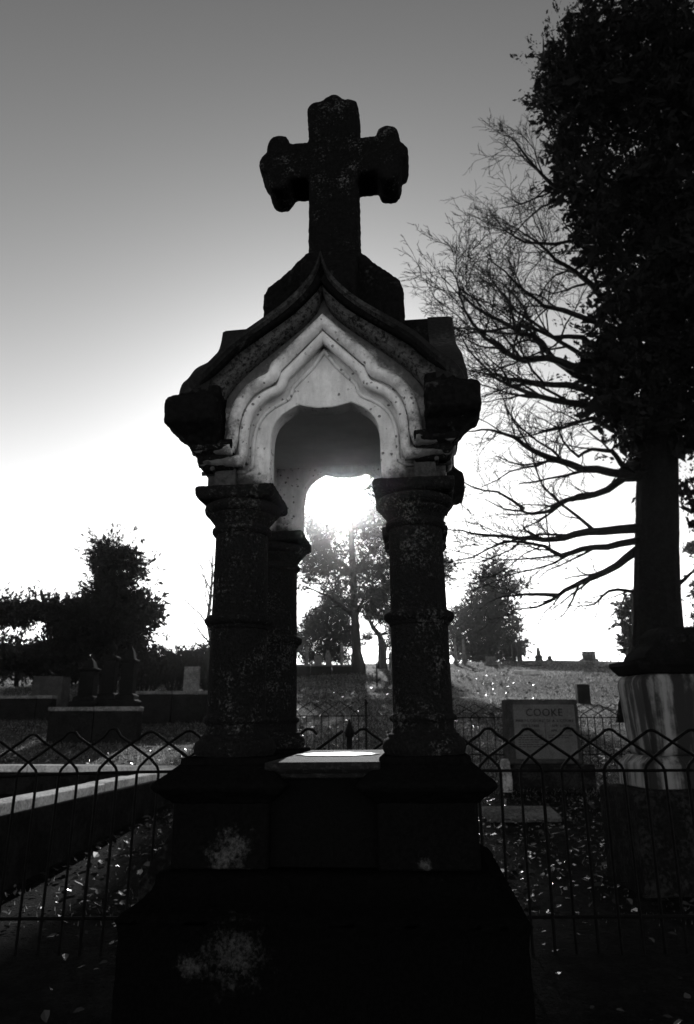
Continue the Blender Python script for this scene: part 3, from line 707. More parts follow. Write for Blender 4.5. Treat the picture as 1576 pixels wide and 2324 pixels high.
headstone('box_tomb', 78, 146, 1536, 18.0, 'wide pale grey tomb block under the spreading pine', 'granite', 'flat', 0.5, False, py_base=1585)
# crest of the hill
CR = 44.5
for a in [(1036, 1043, 1447, 43, 'slim grey obelisk below the dark cedar, farther of two from its trunk', 'grey_headstone', 'obelisk'),
          (1055, 1063, 1449, 43, 'slim grey obelisk below the dark cedar, nearer of two to its trunk', 'grey_headstone', 'obelisk'),
          (1109, 1131, 1490, 42, 'low pale block headstone under the dark cedar', 'grey_headstone', 'flat'),
          (1170, 1179, 1461, 43.5, 'slender dark upright stone at the cedar edge, shorter of a pair', 'dark_headstone', 'flat'),
          (1182, 1193, 1457, 44, 'slender dark upright stone at the cedar edge, taller of a pair', 'dark_headstone', 'flat'),
          (1226, 1237, 1467, CR, 'dark obelisk on a stepped base alone against the bright sky', 'dark_headstone', 'obelisk'),
          (1252, 1261, 1488, CR, 'stubby dark rounded stone close beside the lone obelisk', 'dark_headstone', 'round'),
          (1333, 1363, 1478, CR, 'broad dark block headstone on the hill crest by the sapling', 'dark_headstone', 'flat'),
          (692, 699, 1468, 36, 'thin pale slab under the leafy trees by the column', 'grey_headstone', 'flat'),
          (713, 730, 1486, 36, 'low broad pale headstone under the leafy trees behind the dark wall', 'grey_headstone', 'round'),
          (738, 750, 1476, 36, 'pale pointed gothic headstone under the trees behind the dark wall', 'grey_headstone', 'gothic'),
          (773, 780, 1462, 36.5, 'narrow pale upright stone close by the tall pine trunk', 'grey_headstone', 'flat'),
          (884, 897, 1482, 37, 'dim grey headstone behind the forked tree', 'grey_headstone', 'flat')]:
    headstone('obelisk' if a[6] == 'obelisk' else 'headstone', a[0], a[1], a[2], a[3], a[4], a[5], a[6], 0.16, a[6] != 'flat' or a[1] - a[0] > 20)
terrace(at(660, 1510, 32.5).x, at(800, 1510, 32.5).x, 32.5, at(740, 1508, 32.5).z, 'dark low wall at the foot of the tall pine with pale stones behind it')
pp = ground_at(856, 1556)
io = MB().tube([(0, 0, -0.2), (0, 0, at(856, 1500, pp.y).z - pp.z)], 0.03, 8).build('plot_post', 'iron', None, 40); io.location = pp
tag(io, 'thin dark iron post standing alone on the lit slope below the forked tree', 'post')

# ------------------------------------------------------------------ trees
def chain(p, d, length, n, wob, up=0.0):
    pts = [p.copy()]; d = d.normalized()
    for i in range(n):
        d = (d + Vector((rnd.gauss(0, wob), rnd.gauss(0, wob), rnd.gauss(0, wob) + up))).normalized()
        p = p + d * (length / n); pts.append(p.copy())
    return pts
def sprout(m, pts, r0, r1, level, dens, ratio, up, maxl, spread=0.9, tmin=0.15, min_r=0.004, wob=0.16):
    """add a limb and its side twigs to the mesh"""
    n = len(pts)
    radii = [r0 + (r1 - r0) * (i / (n - 1)) ** 0.65 for i in range(n)]
    m.tube(pts, radii, 8 if r0 > 0.08 else (5 if r0 > 0.02 else 3), False)
    if level <= 0: return
    L = sum((pts[i + 1] - pts[i]).length for i in range(n - 1))
    k = max(2, int(L * dens))
    for j in range(k):
        t = tmin + (1 - tmin) * (j + rnd.random()) / k
        f = t * (n - 1); i = min(int(f), n - 2); q = pts[i].lerp(pts[i + 1], f - i)
        d = (pts[i + 1] - pts[i]).normalized()
        sd = d.cross(Vector((rnd.gauss(0, 1), rnd.gauss(0, 1), rnd.gauss(0, 1))))
        if sd.length < 1e-3: continue
        dd = d * rnd.uniform(0.5, 1.0) + sd.normalized() * spread * rnd.uniform(0.5, 1.1) + Vector((0, 0, up))
        ln = min(maxl, L * ratio * (1.15 - 0.6 * t) * rnd.uniform(0.6, 1.3))
        rb = max(min_r, (r0 + (r1 - r0) * t ** 0.65) * 0.55)
        sprout(m, chain(q, dd, ln, 5 if level > 1 else 4, wob, up * 0.12), rb, max(min_r * 0.6, rb * 0.3), level - 1, dens * 1.9, ratio, up, maxl * 0.55, spread, 0.12, min_r, wob)
def clumps(blobs, n, size, clump_r, per, flat=0.7, seed=0, spray=0.0):
    """leaf faces gathered in clumps inside ellipsoids (centre, radii)"""
    g = np.random.default_rng(seed)
    C = np.array([b_[0] for b_ in blobs], float); Rr = np.array([b_[1] for b_ in blobs], float)
    w = np.prod(Rr, 1) ** 0.8; w /= w.sum()
    k = max(1, n // per)
    idx = g.choice(len(blobs), k, p=w)
    u = g.normal(size=(k, 3)); u /= np.linalg.norm(u, axis=1, keepdims=True)
    c = C[idx] + u * Rr[idx] * (g.random((k, 1)) ** 0.42) * g.uniform(0.8, 1.22, (k, 1))
    cr__ = clump_r * np.clip(g.lognormal(-0.15, 0.45, (k, 1)), 0.35, 2.2)
    c = np.repeat(c, per, 0); cr__ = np.repeat(cr__, per, 0)
    N = len(c)
    off = g.normal(size=(N, 3)) * cr__ * np.array([1, 1, flat]) * 0.6
    p = c + off
    a = g.normal(size=(N, 3))
    if spray:
        dv = np.repeat(u + np.array([0, 0, 0.25]) + 0.5 * g.normal(size=u.shape), per, 0); dv /= np.linalg.norm(dv, axis=1, keepdims=True)
        tt = g.random((N, 1)); p = c + off * 0.55 * (1 - 0.75 * tt) + dv * cr__ * 2.0 * tt * spray; a = a * 0.45 + dv
    a /= np.linalg.norm(a, axis=1, keepdims=True)
    b_ = np.cross(a, g.normal(size=(N, 3))); b_ /= np.linalg.norm(b_, axis=1, keepdims=True) + 1e-9
    s = size * np.clip(g.lognormal(-0.08, 0.42, (N, 1)), 0.35, 2.4)
    v = np.empty((N, 4, 3))
    v[:, 0] = p - a * s; v[:, 1] = p + b_ * s * 0.42; v[:, 2] = p + a * s; v[:, 3] = p - b_ * s * 0.42
    return v.reshape(-1, 3)
def pblob(px, py, rx, ry, d, rd=None):
    k = mpp(d) * 1.0
    return (at(px, py, d), (rx * k, rd if rd else max(rx, ry) * k * 0.8, ry * k))
def keep_clear(v, cx, cy, rpx, keep=0.0, seed=1):
    """thin the leaves round one line of sight (the gap the sun shines through)"""
    q = v.reshape(-1, 4, 3); c = q.mean(1) - np.array([0, 0, CAMZ])
    cp, sp_ = math.cos(PITCH), math.sin(PITCH)
    dep = c[:, 1] * cp + c[:, 2] * sp_; uu = c[:, 0] / dep * PF + PW / 2; vv = PH / 2 - (c[:, 2] * cp - c[:, 1] * sp_) / dep * PF
    r = np.hypot(uu - cx, vv - cy)
    g = np.random.default_rng(seed)
    return q[(r > rpx * g.uniform(0.8, 1.5, len(r))) | (g.random(len(r)) < keep)].reshape(-1, 3)

# the big tree at the right
TD = 11.0
p = at(1492, 1560, TD)
bt = empty('big_tree', (p.x, p.y, gz(p.x, p.y)))
tag(bt, 'huge tree with thick trunk, long bare branches and ivy-dark crown', 'tree')
def local(o, root): o.location = -root.location; return o
tr = [at(px_, py_, TD) for px_, py_ in ((1496, 1640), (1494, 1520), (1491, 1440), (1489, 1300), (1489, 1150), (1492, 1000), (1500, 800), (1504, 560), (1500, 300), (1492, 60), (1486, -70))]
trr = [0.60, 0.46, 0.375, 0.335, 0.325, 0.31, 0.27, 0.23, 0.18, 0.12, 0.04]
rings = []
for i_ in range(len(tr) - 1):
    for t_ in np.linspace(0, 1, 12)[:-1]:
        c_ = tr[i_].lerp(tr[i_ + 1], float(t_)); r_ = trr[i_] * (1 - t_) + trr[i_ + 1] * t_; zq = c_.z
        rings.append([(c_.x + math.cos(a_) * q_, c_.y + math.sin(a_) * q_, zq) for a_ in np.linspace(0, 2 * math.pi, 49)[:-1]
                      for q_ in [r_ * (1 + 0.05 * math.sin(3 * a_ + zq * 0.5) + 0.035 * math.sin(11 * a_ + 0.9 * math.sin(zq * 2.1)) + 0.025 * math.sin(23 * a_ + 1.3 * math.sin(zq * 3.7 + 1)) + rnd.uniform(-0.012, 0.012))]])
local(MB().loft(rings).build('trunk', 'bark', bt, 60), bt)
def Z4(pts): return [(882.6 + x * 0.44, 693.4 + y * 0.44) for x, y in pts]
def Z3(pts): return [(882.6 + x * 0.44, y * 0.44) for x, y in pts]
limbs = [(Z4([(1330, 890), (1270, 880), (1150, 862), (1000, 845), (880, 800), (780, 765), (700, 720), (650, 680), (560, 650), (480, 640), (400, 650)]), 0.115, -1.6),
         (Z4([(1300, 880), (1210, 890), (1130, 950), (1000, 990), (900, 1010), (830, 1060), (740, 1075), (690, 1060), (600, 1050), (500, 1000)]), 0.10, 1.2),
         (Z4([(700, 1050), (560, 960), (420, 930), (350, 890)]), 0.035, -0.2),
         (Z4([(1330, 1150), (1270, 1150), (1100, 1165), (960, 1180), (860, 1205), (740, 1200), (600, 1190), (460, 1180), (380, 1160), (280, 1150)]), 0.115, 0.6),
         (Z4([(1330, 1200), (1270, 1215), (1130, 1245), (1000, 1255), (890, 1290), (840, 1265), (800, 1240), (700, 1220), (600, 1215), (430, 1300), (290, 1330)]), 0.085, -1.0),
         (Z4([(1320, 1240), (1270, 1270), (1180, 1340), (1060, 1400), (950, 1450), (870, 1500), (800, 1540), (720, 1560), (620, 1570)]), 0.11, 1.5),
         (Z4([(880, 1495), (700, 1490), (600, 1500), (520, 1530)]), 0.045, 1.2),
         (Z4([(1330, 1490), (1275, 1480), (1180, 1465), (1100, 1500), (1060, 1540), (1000, 1550), (920, 1545)]), 0.05, 2.0),
         (Z4([(1280, 880), (1200, 820), (1150, 750), (1050, 740), (980, 780), (900, 700), (870, 600)]), 0.07, -1.8),
         (Z4([(1300, 700), (1150, 640), (1050, 580), (900, 630), (800, 650), (680, 680), (560, 660)]), 0.075, 2.2),
         (Z4([(1300, 620), (1000, 510), (860, 490), (720, 450), (600, 400), (500, 350), (420, 340)]), 0.10, -0.9),
         (Z4([(1300, 520), (930, 410), (760, 400), (600, 380), (530, 350), (430, 250), (370, 150)]), 0.09, 1.0),
         (Z4([(1250, 420), (930, 310), (820, 270), (700, 285), (600, 240), (500, 170), (430, 90), (385, 10), (360, -70)]), 0.10, -2.2),
         (Z3([(1250, 2050), (960, 1930), (860, 1860), (750, 1740), (640, 1690), (520, 1630), (440, 1580), (370, 1510), (350, 1440), (300, 1370)]), 0.09, 0.4),
         (Z3([(1300, 1800), (1130, 1590), (1050, 1470), (960, 1400), (860, 1340), (780, 1260), (690, 1200), (600, 1150)]), 0.10, 1.8),
         (Z3([(1350, 1500), (1050, 1180), (990, 1080), (930, 1000), (840, 950), (790, 900), (720, 820), (660, 740), (620, 700)]), 0.09, -0.6),
         (Z3([(1300, 1750), (900, 1600), (800, 1580), (700, 1500), (600, 1400), (500, 1320)]), 0.07, -1.6),
         (Z3([(1300, 1350), (1000, 1230), (860, 1260), (700, 1250), (600, 1190), (540, 1110)]), 0.06, 1.4),
         (Z3([(1250, 1950), (1000, 1740), (850, 1740), (700, 1680), (560, 1700), (400, 1720), (330, 1690)]), 0.07, -0.4),
         (Z3([(1250, 2000), (950, 1800), (800, 1700), (650, 1600), (560, 1480), (500, 1400)]), 0.07, 2.4),
         (Z3([(840, 950), (760, 1020), (680, 1055), (630, 1020)]), 0.025, -1.0),
         (Z4([(1560, 1130), (1640, 1090), (1780, 1000)]), 0.08, 0.6),
         (Z4([(1480, 1450), (1560, 1380), (1680, 1320)]), 0.05, -0.5)]
for pts, r_, dd in limbs:
    n_ = len(pts)
    w = [at(x, y, TD + dd * (i / (n_ - 1)) ** 1.0 * (0.9 if i else 0)) for i, (x, y) in enumerate(pts)]
    P = []
    for i in range(n_ - 1):
        P += [w[i], w[i].lerp(w[i + 1], 0.5) + Vector((rnd.gauss(0, 0.012), 0, rnd.gauss(0, 0.012)))]
    P.append(w[-1])
    m = MB()
    sprout(m, P, r_ * 0.92, 0.009, 3, 3.2, 0.46, 0.10, 1.9, 0.62, 0.22, 0.0050, 0.20)
    local(m.build('branch', 'bark', bt, 0), bt)
edge = Z3([(905, -60), (925, 120), (1000, 200), (800, 250), (745, 300), (760, 390), (800, 440), (790, 520), (735, 550), (800, 620), (810, 720), (810, 820), (830, 910), (870, 1000), (970, 1060), (1050, 1120), (930, 1170), (930, 1280), (1010, 1350), (1110, 1420), (1170, 1560), (1040, 1610), (1010, 1720), (1010, 1860)]) + Z4([(960, 330), (990, 430), (1040, 500), (1090, 590), (1170, 640), (1230, 720), (1260, 800), (1290, 890)])
bl = []
for i in range(len(edge) - 1):
    (xa, ya), (xb, yb) = edge[i], edge[i + 1]
    for t in (0.0, 0.5):
        x, y = xa + (xb - xa) * t, ya + (yb - ya) * t
        r_ = rnd.uniform(22, 34); bl.append(pblob(x + r_ * 0.85, y, r_, r_, TD + rnd.uniform(-0.5, 0.5), 0.5))
        xx = x + r_ * 2.2
        while xx < 1760:
            r2 = rnd.uniform(40, 66)
            if not (y > 1010 and xx > 1400): bl.append(pblob(xx, y + rnd.uniform(-25, 25), r2, r2, TD + rnd.uniform(-0.8, 0.9), 0.7))
            xx += r2 * 1.15
for yq in range(960, 1150, 22):
    for xq in (1440 + (yq - 960) * 0.06, 1545 - (yq - 960) * 0.05): bl.append(pblob(xq + rnd.uniform(-8, 8), yq, rnd.uniform(8, 20), 18, TD + rnd.uniform(-0.3, 0.2), 0.25))
for i in range(16): bl.append(pblob(rnd.uniform(1560, 1720), rnd.uniform(950, 1180), 45, 45, TD + rnd.uniform(0, 1.2), 0.5))
v = np.concatenate([clumps(bl, 210000, 0.036, 0.17, 40, 0.7, seed=3, spray=0.9), clumps([(c_, tuple(0.72 * q for q in r3)) for c_, r3 in bl], 22000, 0.10, 0.16, 8, 0.9, seed=4)])
local(raw_mesh('crown', v, 4, 'ivy', bt), bt)

def blob_tree(name, label, px, py_base, d, blobs, n, size, cr_, mat, trunk, per=26, flat=0.7, seed=5, branches=10, cat='tree', clear=None, group=None, sparse=None):
    """tree from its trunk line (px, py, radius) and crown lobes (px, py, rx, ry, depth offset)"""
    p = at(px, py_base, d); z = gz(p.x, p.y)
    root = empty(name, (p.x, p.y, z)); tag(root, label, cat, group)
    tp = [Vector((p.x, p.y, z - 0.3))] + [at(a, b_, d) for a, b_, _ in trunk]
    local(MB().tube(tp, [trunk[0][2] * 1.25] + [t[2] for t in trunk], 10).build('trunk', 'bark', root, 60), root)
    bb = [pblob(a, b_, rx, ry, d + dd) for a, b_, rx, ry, dd in blobs]
    if branches:
        for c_, rr in bb[:branches]:
            m = MB()
            c_ = Vector(c_)
            best = min(tp[1:], key=lambda q: (q - c_).length + max(0, q.z - c_.z) * 3)
            q0 = best; q1 = c_
            mid = q0.lerp(q1, 0.5) + Vector((0, 0, (q1 - q0).length * 0.08))
            sprout(m, [q0, q0.lerp(mid, 0.5), mid, mid.lerp(q1, 0.5), q1], trunk[0][2] * 0.32, trunk[0][2] * 0.08, 1, 1.5, 0.35, 0.1, 1.2)
            local(m.build('branch', 'bark', root, 0), root)
    v = clumps(bb, n, size, cr_, per, flat, seed, {'evergreen': 1.0, 'pine_needles': 0.8}.get(mat, 0.0))
    for cl_ in clear or (): v = keep_clear(v, *cl_)
    local(raw_mesh('crown', v, 4, mat, root), root)
    return root
# cedar at the left
def Z1(l): return [(x * 0.32, 1197.8 + y * 0.32, rx * 0.32, ry * 0.32, dd) for x, y, rx, ry, dd in l]
blob_tree('cedar_tree', 'dark ragged cedar rising behind the three pillar monuments', 245, 1600, 21, Z1([
    (750, 150, 50, 55, 0), (790, 200, 70, 60, 0), (720, 240, 80, 50, .3), (880, 230, 110, 60, -.3), (960, 290, 70, 50, .2), (770, 310, 100, 60, 0), (960, 370, 55, 35, 0), (760, 420, 100, 50, .2), (870, 460, 80, 45, 0), (730, 440, 60, 45, 0),
    (820, 520, 130, 60, 0), (960, 520, 100, 50, .3), (1060, 560, 90, 45, -.3), (1090, 640, 60, 60, 0), (950, 620, 120, 60, .3), (820, 640, 150, 80, 0), (1010, 700, 90, 50, 0), (700, 560, 90, 60, .3), (850, 760, 120, 80, 0), (700, 720, 100, 80, 0), (780, 880, 120, 80, .2), (640, 640, 90, 60, 0), (900, 880, 90, 90, 0), (660, 830, 80, 60, 0)]),
    56000, 0.052, 0.22, 'evergreen', [(243, 1500, 0.20), (246, 1420, 0.17), (244, 1340, 0.13), (242, 1280, 0.08), (240, 1240, 0.03)], seed=21, branches=14)
blob_tree('spreading_pine', 'wide flat-topped dark pine spreading over the pale tomb block', 152, 1598, 19, Z1([
    (60, 590, 80, 45, 0), (180, 590, 90, 45, .3), (310, 580, 90, 50, 0), (420, 590, 90, 60, 0), (540, 570, 80, 55, .2), (600, 640, 90, 60, 0), (500, 660, 100, 60, 0), (400, 670, 70, 55, 0), (120, 650, 120, 35, .2), (20, 640, 60, 40, 0), (110, 795, 40, 20, 0), (430, 760, 60, 70, 0), (540, 770, 90, 80, 0), (360, 860, 70, 60, 0), (240, 900, 80, 45, .3), (430, 880, 90, 70, 0), (100, 950, 110, 30, 0), (520, 900, 70, 60, 0), (300, 960, 90, 40, .3), (-60, 600, 80, 50, 0), (-160, 620, 90, 60, 0), (-60, 920, 100, 40, 0)]),
    42000, 0.05, 0.17, 'evergreen', [(153, 1540, 0.075), (155, 1480, 0.07), (160, 1430, 0.06), (150, 1390, 0.04)], seed=22, branches=14)
# tall pine behind the arch
blob_tree('tall_pine', 'tall open pine straight behind the arch with the sun at its top', 812, 1520, 33, [
    (735, 1205, 45, 28, 0), (700, 1240, 45, 30, .5), (840, 1190, 45, 35, 0), (870, 1230, 35, 30, .4), (770, 1180, 30, 20, .5), (750, 1260, 50, 28, -.5), (700, 1290, 40, 30, 0), (850, 1270, 45, 28, .6), (760, 1310, 45, 28, 0), (850, 1320, 40, 28, -.4), (780, 1350, 35, 25, .3), (835, 1365, 35, 25, 0), (720, 1180, 30, 18, 0), (880, 1170, 30, 25, 0), (920, 1200, 50, 45, 0), (930, 1290, 40, 40, 0), (830, 1100, 40, 30, 0), (740, 1060, 40, 30, 0), (800, 1020, 40, 30, 0), (690, 1330, 22, 18, 0), (700, 1120, 40, 25, 0.4), (880, 1090, 45, 30, 0.4),
    (640, 1175, 45, 24, 0), (590, 1185, 40, 24, .5), (950, 1240, 50, 45, .5), (990, 1290, 40, 40, 0), (960, 1330, 45, 30, 0), (715, 1225, 40, 22, -.3), (820, 1230, 35, 25, -.3), (730, 1285, 35, 20, .4), (875, 1300, 40, 25, 0), (820, 1295, 25, 18, .3), (840, 1150, 30, 18, 0)],  # side lobes unseen behind the columns, added to shade the foreground
    120000, 0.050, 0.34, 'pine_needles', [(813, 1508, 0.36), (810, 1480, 0.24), (806, 1400, 0.20), (801, 1300, 0.165), (797, 1200, 0.14), (795, 1130, 0.10), (794, 1040, 0.05)], per=20, flat=0.45, seed=23, branches=22, clear=((777, 1120, 48), (680, 1232, 26)))
blob_tree('leafy_tree', 'dense small-leaved tree behind the pale gothic headstone by the tall pine', 745, 1512, 38, [
    (720, 1395, 28, 25, 0), (750, 1385, 30, 28, 0), (778, 1410, 24, 30, 0), (735, 1430, 42, 30, 0), (700, 1450, 28, 30, 0), (770, 1455, 30, 30, .4), (740, 1475, 40, 22, 0), (690, 1480, 22, 22, 0), (715, 1410, 20, 20, 0), (760, 1350, 22, 20, 0), (785, 1375, 20, 22, .5), (695, 1420, 18, 20, 0), (790, 1440, 22, 30, .4), (735, 1360, 18, 16, 0), (710, 1495, 30, 14, 0), (770, 1492, 30, 14, 0), (672, 1455, 22, 34, 0)],
    48000, 0.050, 0.34, 'oak_leaves', [(748, 1495, 0.16), (745, 1460, 0.13), (742, 1420, 0.09), (742, 1390, 0.04)], seed=24, branches=8)
blob_tree('forked_tree', 'dark tree with a forked trunk standing close to the tall pine', 869, 1512, 37, [
    (850, 1395, 20, 20, 0), (880, 1400, 25, 30, 0), (900, 1440, 22, 30, 0), (840, 1440, 10, 12, 0), (905, 1380, 25, 25, 0), (925, 1420, 30, 35, 0), (880, 1340, 28, 22, 0), (905, 1490, 16, 14, 0), (845, 1350, 22, 20, .4), (835, 1395, 14, 16, 0), (860, 1365, 24, 18, 0), (828, 1450, 10, 14, .3), (885, 1460, 16, 18, .4), (915, 1340, 30, 30, 0)],
    30000, 0.050, 0.32, 'oak_leaves', [(868, 1500, 0.25), (868, 1462, 0.22), (862, 1442, 0.15), (848, 1425, 0.12), (838, 1405, 0.08), (836, 1380, 0.05)], seed=25, branches=8)
# cedar right of the columns
blob_tree('cedar_tree', 'dark layered cedar above the crest stones between column and bare branches', 1108, 1505, 60, [
    (1122, 1268, 8, 12, 0), (1122, 1290, 22, 14, 0), (1140, 1300, 22, 10, 0), (1100, 1310, 20, 10, .3), (1125, 1325, 28, 16, 0), (1090, 1345, 26, 14, 0), (1150, 1345, 26, 12, .3), (1180, 1330, 18, 8, 0), (1110, 1365, 36, 18, 0), (1065, 1385, 32, 16, 0), (1140, 1385, 34, 16, 0), (1045, 1400, 24, 12, .3), (1100, 1410, 50, 20, 0), (1150, 1425, 32, 18, 0), (1060, 1435, 36, 20, 0), (1120, 1455, 52, 22, 0), (1165, 1465, 26, 16, .3), (1055, 1475, 36, 20, 0), (1130, 1485, 46, 14, 0), (1185, 1478, 18, 8, 0), (1080, 1490, 40, 12, 0), (1022, 1440, 20, 30, 0)],
    60000, 0.10, 0.42, 'evergreen', [(1110, 1490, 0.42), (1112, 1430, 0.33), (1116, 1360, 0.22), (1120, 1290, 0.09), (1122, 1262, 0.03)], seed=26, branches=16)
blob_tree('cedar_tree', 'small dark cedar half hidden behind the big tree trunk', 1450, 1510, 36, [
    (1425, 1375, 14, 12, 0), (1420, 1410, 20, 12, 0), (1412, 1440, 16, 10, 0), (1432, 1460, 24, 12, 0), (1425, 1390, 18, 10, 0), (1450, 1420, 28, 20, 0), (1460, 1360, 22, 20, 0), (1450, 1478, 30, 14, 0)],
    9000, 0.09, 0.26, 'evergreen', [(1450, 1490, 0.16), (1452, 1400, 0.1), (1455, 1340, 0.03)], seed=27, branches=6)
blob_tree('leafy_tree', 'dark bushy evergreen behind the large pedestal monument', 1600, 1480, 30, [
    (1575, 1430, 22, 20, 0), (1562, 1455, 14, 14, 0), (1590, 1400, 18, 14, 0), (1580, 1245, 22, 14, 0), (1600, 1280, 25, 20, 0), (1600, 1350, 30, 40, 0), (1570, 1480, 24, 16, 0), (1640, 1400, 40, 60, 0)],
    9000, 0.09, 0.26, 'oak_leaves', [(1600, 1490, 0.16), (1600, 1400, 0.12), (1595, 1260, 0.04)], seed=28, branches=6)
for i, (x, y, rx, ry, d, lb) in enumerate([(40, 1500, 80, 34, 25, 'dark rounded evergreen bush under the outer branches of the spreading pine'), (150, 1497, 60, 40, 26, 'dark evergreen bush behind the wide tomb block'), (225, 1490, 50, 55, 27, 'dark evergreen bush filling the gap behind the pillar monuments'), (318, 1500, 50, 50, 27, 'dark evergreen bush between cedar and bare shrubs'), (410, 1505, 60, 30, 31, 'low dark evergreen bush behind the pale headstone'), (475, 1502, 40, 34, 31, 'low dark evergreen bush beside the thin bare tree')]):
    blob_tree('evergreen_bush', lb, x, y + ry + 8, d, [(x + rx * a_, y + ry * b_, rx * 0.45, ry * 0.5, 0) for a_, b_ in ((0, 0), (-.5, .15), (.5, .1), (-.25, -.45), (.3, -.4), (0, .5), (-.6, .6), (.6, .6))], 12000, 0.055, 0.24, 'evergreen', [(x, y + ry * 0.6, 0.07), (x, y, 0.05), (x, y - ry * 0.4, 0.02)], seed=60 + i, branches=3, cat='bush')
def bare_tree(name, label, px, py, d, px_top, py_top, r, limbs, lev=3, dens=2.5, cat='tree', group=None, maxl=2.0, min_r=0.006):
    p = at(px, py, d); z = gz(p.x, p.y); root = empty(name, (p.x, p.y, z)); tag(root, label, cat, group)
    top = at(px_top, py_top, d); b0 = Vector((p.x, p.y, z - 0.2))
    tp = [b0.lerp(top, i / 6) + Vector((rnd.gauss(0, r * 0.4), rnd.gauss(0, r * 0.4), 0)) * (i > 0) for i in range(7)]
    local(MB().tube(tp, [r * (1 - 0.13 * i) for i in range(7)], 8).build('trunk', 'bark', root, 60), root)
    H = (top - b0).length
    for j in range(limbs):
        m = MB()
        t = 0.25 + 0.7 * (j + rnd.random()) / limbs; f = t * 6; i = min(int(f), 5); q = tp[i].lerp(tp[i + 1], f - i)
        a = j * 2.4 + rnd.random(); dv = Vector((math.cos(a) * 0.7, math.sin(a) * 0.7, 0.9))
        sprout(m, chain(q, dv, H * 0.42 * (1.15 - 0.6 * t), 6, 0.10, 0.05), r * (0.5 - 0.3 * t), min_r, lev - 1, dens, 0.36, 0.25, maxl, min_r=min_r)
        local(m.build('branch', 'bark', root, 0), root)
bare_tree('bare_tree', 'thin bare tree half hidden behind the canopy monument column', 485, 1520, 30, 478, 1262, 0.14, 14, 3, 3.2, maxl=1.8, min_r=0.011)
bare_tree('sapling', 'slim bare sapling on the crest beside the broad block headstone', 1386, 1505, 42, 1384, 1428, 0.05, 6, 2, 3.0, maxl=1.0)
for i, (x, y, h, d, lb) in enumerate([(395, 1545, 88, 24, 'tangled bare shrub between the cedar and the pale headstone'), (440, 1535, 100, 26, 'tall tangled bare shrub behind the pale headstone'), (478, 1535, 95, 25, 'bare twiggy shrub at the foot of the thin bare tree'), (330, 1560, 110, 22, 'bare twiggy shrub beside the ragged cedar and pillar monuments'), (1345, 1505, 14, 45, 'tiny bare bush against the sky next to the block headstone')]):
    p = at(x, y, d); z = gz(p.x, p.y); root = empty('bare_shrub', (p.x, p.y, z)); tag(root, lb, 'shrub')
    H = h * mpp(d)
    for j in range(26 if h > 20 else 7):
        m = MB()
        a = rnd.uniform(0, 6.28); s0 = Vector((p.x + math.cos(a) * H * 0.12, p.y + math.sin(a) * H * 0.12, z - 0.05))
        sprout(m, chain(s0, Vector((math.cos(a) * 0.45, math.sin(a) * 0.45, 1)), H * rnd.uniform(0.6, 1.1), 6, 0.10, 0.02), 0.024, 0.011, 2, 7, 0.38, 0.2, 0.9, min_r=0.010)
        local(m.build('stem', 'bark', root, 0), root)

# ------------------------------------------------------------------ grass and fallen leaves
def scatter(n, dmin, dmax, seed, half=0.62, power=1.0):
    g = np.random.default_rng(seed)
    d = np.exp(g.uniform(math.log(dmin), math.log(dmax), n) ) if power == 1.0 else dmin + (dmax - dmin) * g.random(n) ** power
    x = (g.random(n) * 2 - 1) * half * d * 1.15
    return g, x, d
g, x, y = scatter(170000, 2.3, 47, 31)
ok = g.random(len(x)) < 0.05 + 0.95 * smooth(7.0, 9.5, y + 0.5 * np.sin(x * 2.1))
ok &= y > 4.0
ok &= ~in_plot(x, y)
x, y = x[ok], y[ok]; n = len(x)
z = terrain(x, y)
sc = 0.55 + 0.055 * y
hgt = g.uniform(0.018, 0.05, n) * sc * (0.8 + 0.4 * np.sin(x * 1.7) * np.sin(y * 1.3)); wd_ = g.uniform(0.003, 0.006, n) * sc
th = g.uniform(0, 2 * math.pi, n); ln = g.normal(0, 0.6, (n, 2))
v = np.empty((n, 3, 3))
v[:, 0] = np.stack([x - np.cos(th) * wd_, y - np.sin(th) * wd_, z - 0.01], -1)
v[:, 1] = np.stack([x + np.cos(th) * wd_, y + np.sin(th) * wd_, z - 0.01], -1)
v[:, 2] = np.stack([x + ln[:, 0] * hgt, y + ln[:, 1] * hgt, z + hgt], -1)
gr = raw_mesh('grass', v.reshape(-1, 3), 3, 'grass')
tag(gr, 'short winter grass covering the cemetery slope', 'grass', kind='stuff')
g, x, y = scatter(100000, 2.3, 43, 32)
dens = (0.5 + 0.5 * np.sin(x * 0.9 + 2) * np.sin(y * 0.7 + x * 0.3)) * (0.5 + 0.5 * np.sin(x * 5.1 + 1.7 * np.sin(y * 2.3)) * np.sin(y * 4.3 + x))
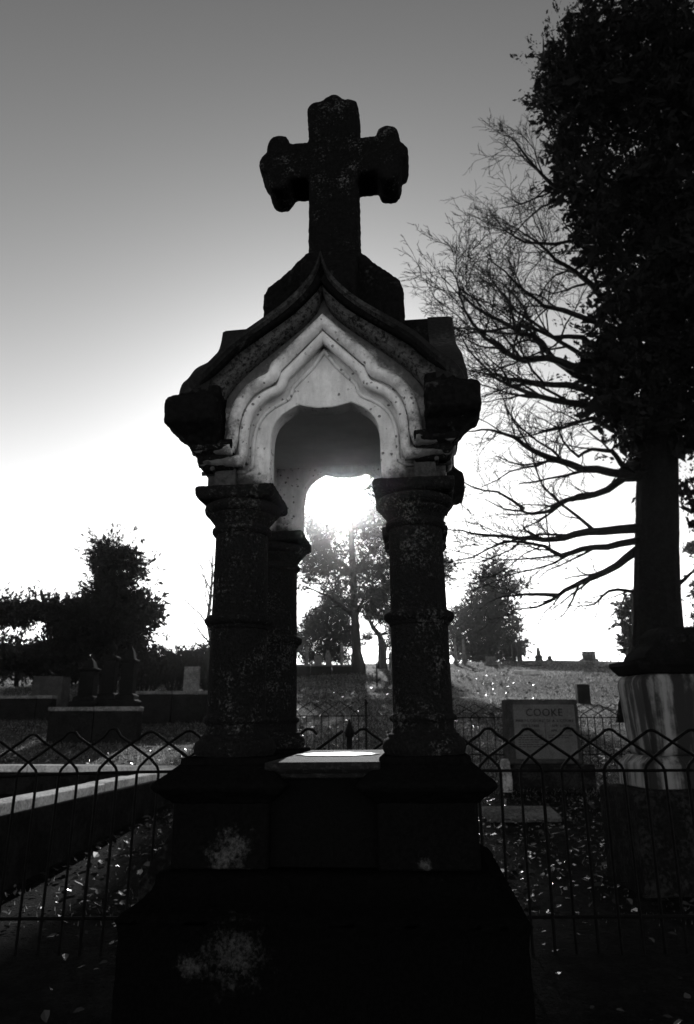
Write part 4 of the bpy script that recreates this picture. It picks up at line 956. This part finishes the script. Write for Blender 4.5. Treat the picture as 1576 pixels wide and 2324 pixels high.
ok = (g.random(len(x)) < (0.25 + 0.75 * dens) * np.clip((y - 3.6) / 3.5, 0.02, 1.0)) & ~((np.abs(x + 0.02) < 0.6) & (y < 2.6))
ok &= ~in_plot(x, y)
x, y = x[ok], y[ok]; n = len(x); z = terrain(x, y) + g.uniform(0.01, 0.05, n)
s = 0.0165 * np.clip(g.lognormal(0, 0.4, n), 0.4, 2.2) * (0.62 + 0.045 * y); th = g.uniform(0, 6.283, n)
ex = np.stack([np.cos(th), np.sin(th), g.normal(0, 0.24, n)], -1); ey = np.stack([-np.sin(th), np.cos(th), g.normal(0, 0.30, n)], -1)
c = np.stack([x, y, z], -1); S_ = s[:, None]
fold = np.stack([np.zeros(n), np.zeros(n), g.uniform(0, 0.35, n)], -1)
v = np.empty((n, 2, 4, 3))
tip, tail = c + ex * S_ * 1.5, c - ex * S_ * 1.3
for i, sg in ((0, 1), (1, -1)):
    v[:, i, 0] = tail; v[:, i, 1] = c - ex * S_ * 0.3 + (ey * sg * 0.75 + fold) * S_
    v[:, i, 2] = c + ex * S_ * 0.6 + (ey * sg * 0.6 + fold) * S_; v[:, i, 3] = tip
    if sg < 0: v[:, i] = v[:, i, ::-1]
lv = raw_mesh('fallen_leaves', v.reshape(-1, 3), 4, 'dead_leaf')
tag(lv, 'dry fallen leaves scattered over the grass glinting in the sun', 'leaves', kind='stuff')

# ------------------------------------------------------------------ thin air volume added to imitate lens glare round the sun
hz = MB().box(-82, 82, -42, 92, -4.5, 18.5).build('added_haze', None, None, 0)
mt = bpy.data.materials.new('air'); mt.use_nodes = True
mt.node_tree.nodes.clear()
vo = mt.node_tree.nodes.new('ShaderNodeVolumePrincipled'); mo = mt.node_tree.nodes.new('ShaderNodeOutputMaterial')
vo.inputs['Color'].default_value = (0.95, 0.95, 0.95, 1); vo.inputs['Density'].default_value = 0.0008; vo.inputs['Anisotropy'].default_value = 0.982
mt.node_tree.links.new(vo.outputs[0], mo.inputs['Volume'])
hz.data.materials.append(mt)
tag(hz, 'thin air added to spread a lens-like glow round the low sun', 'added_haze', kind='stuff')
hz.hide_render = False
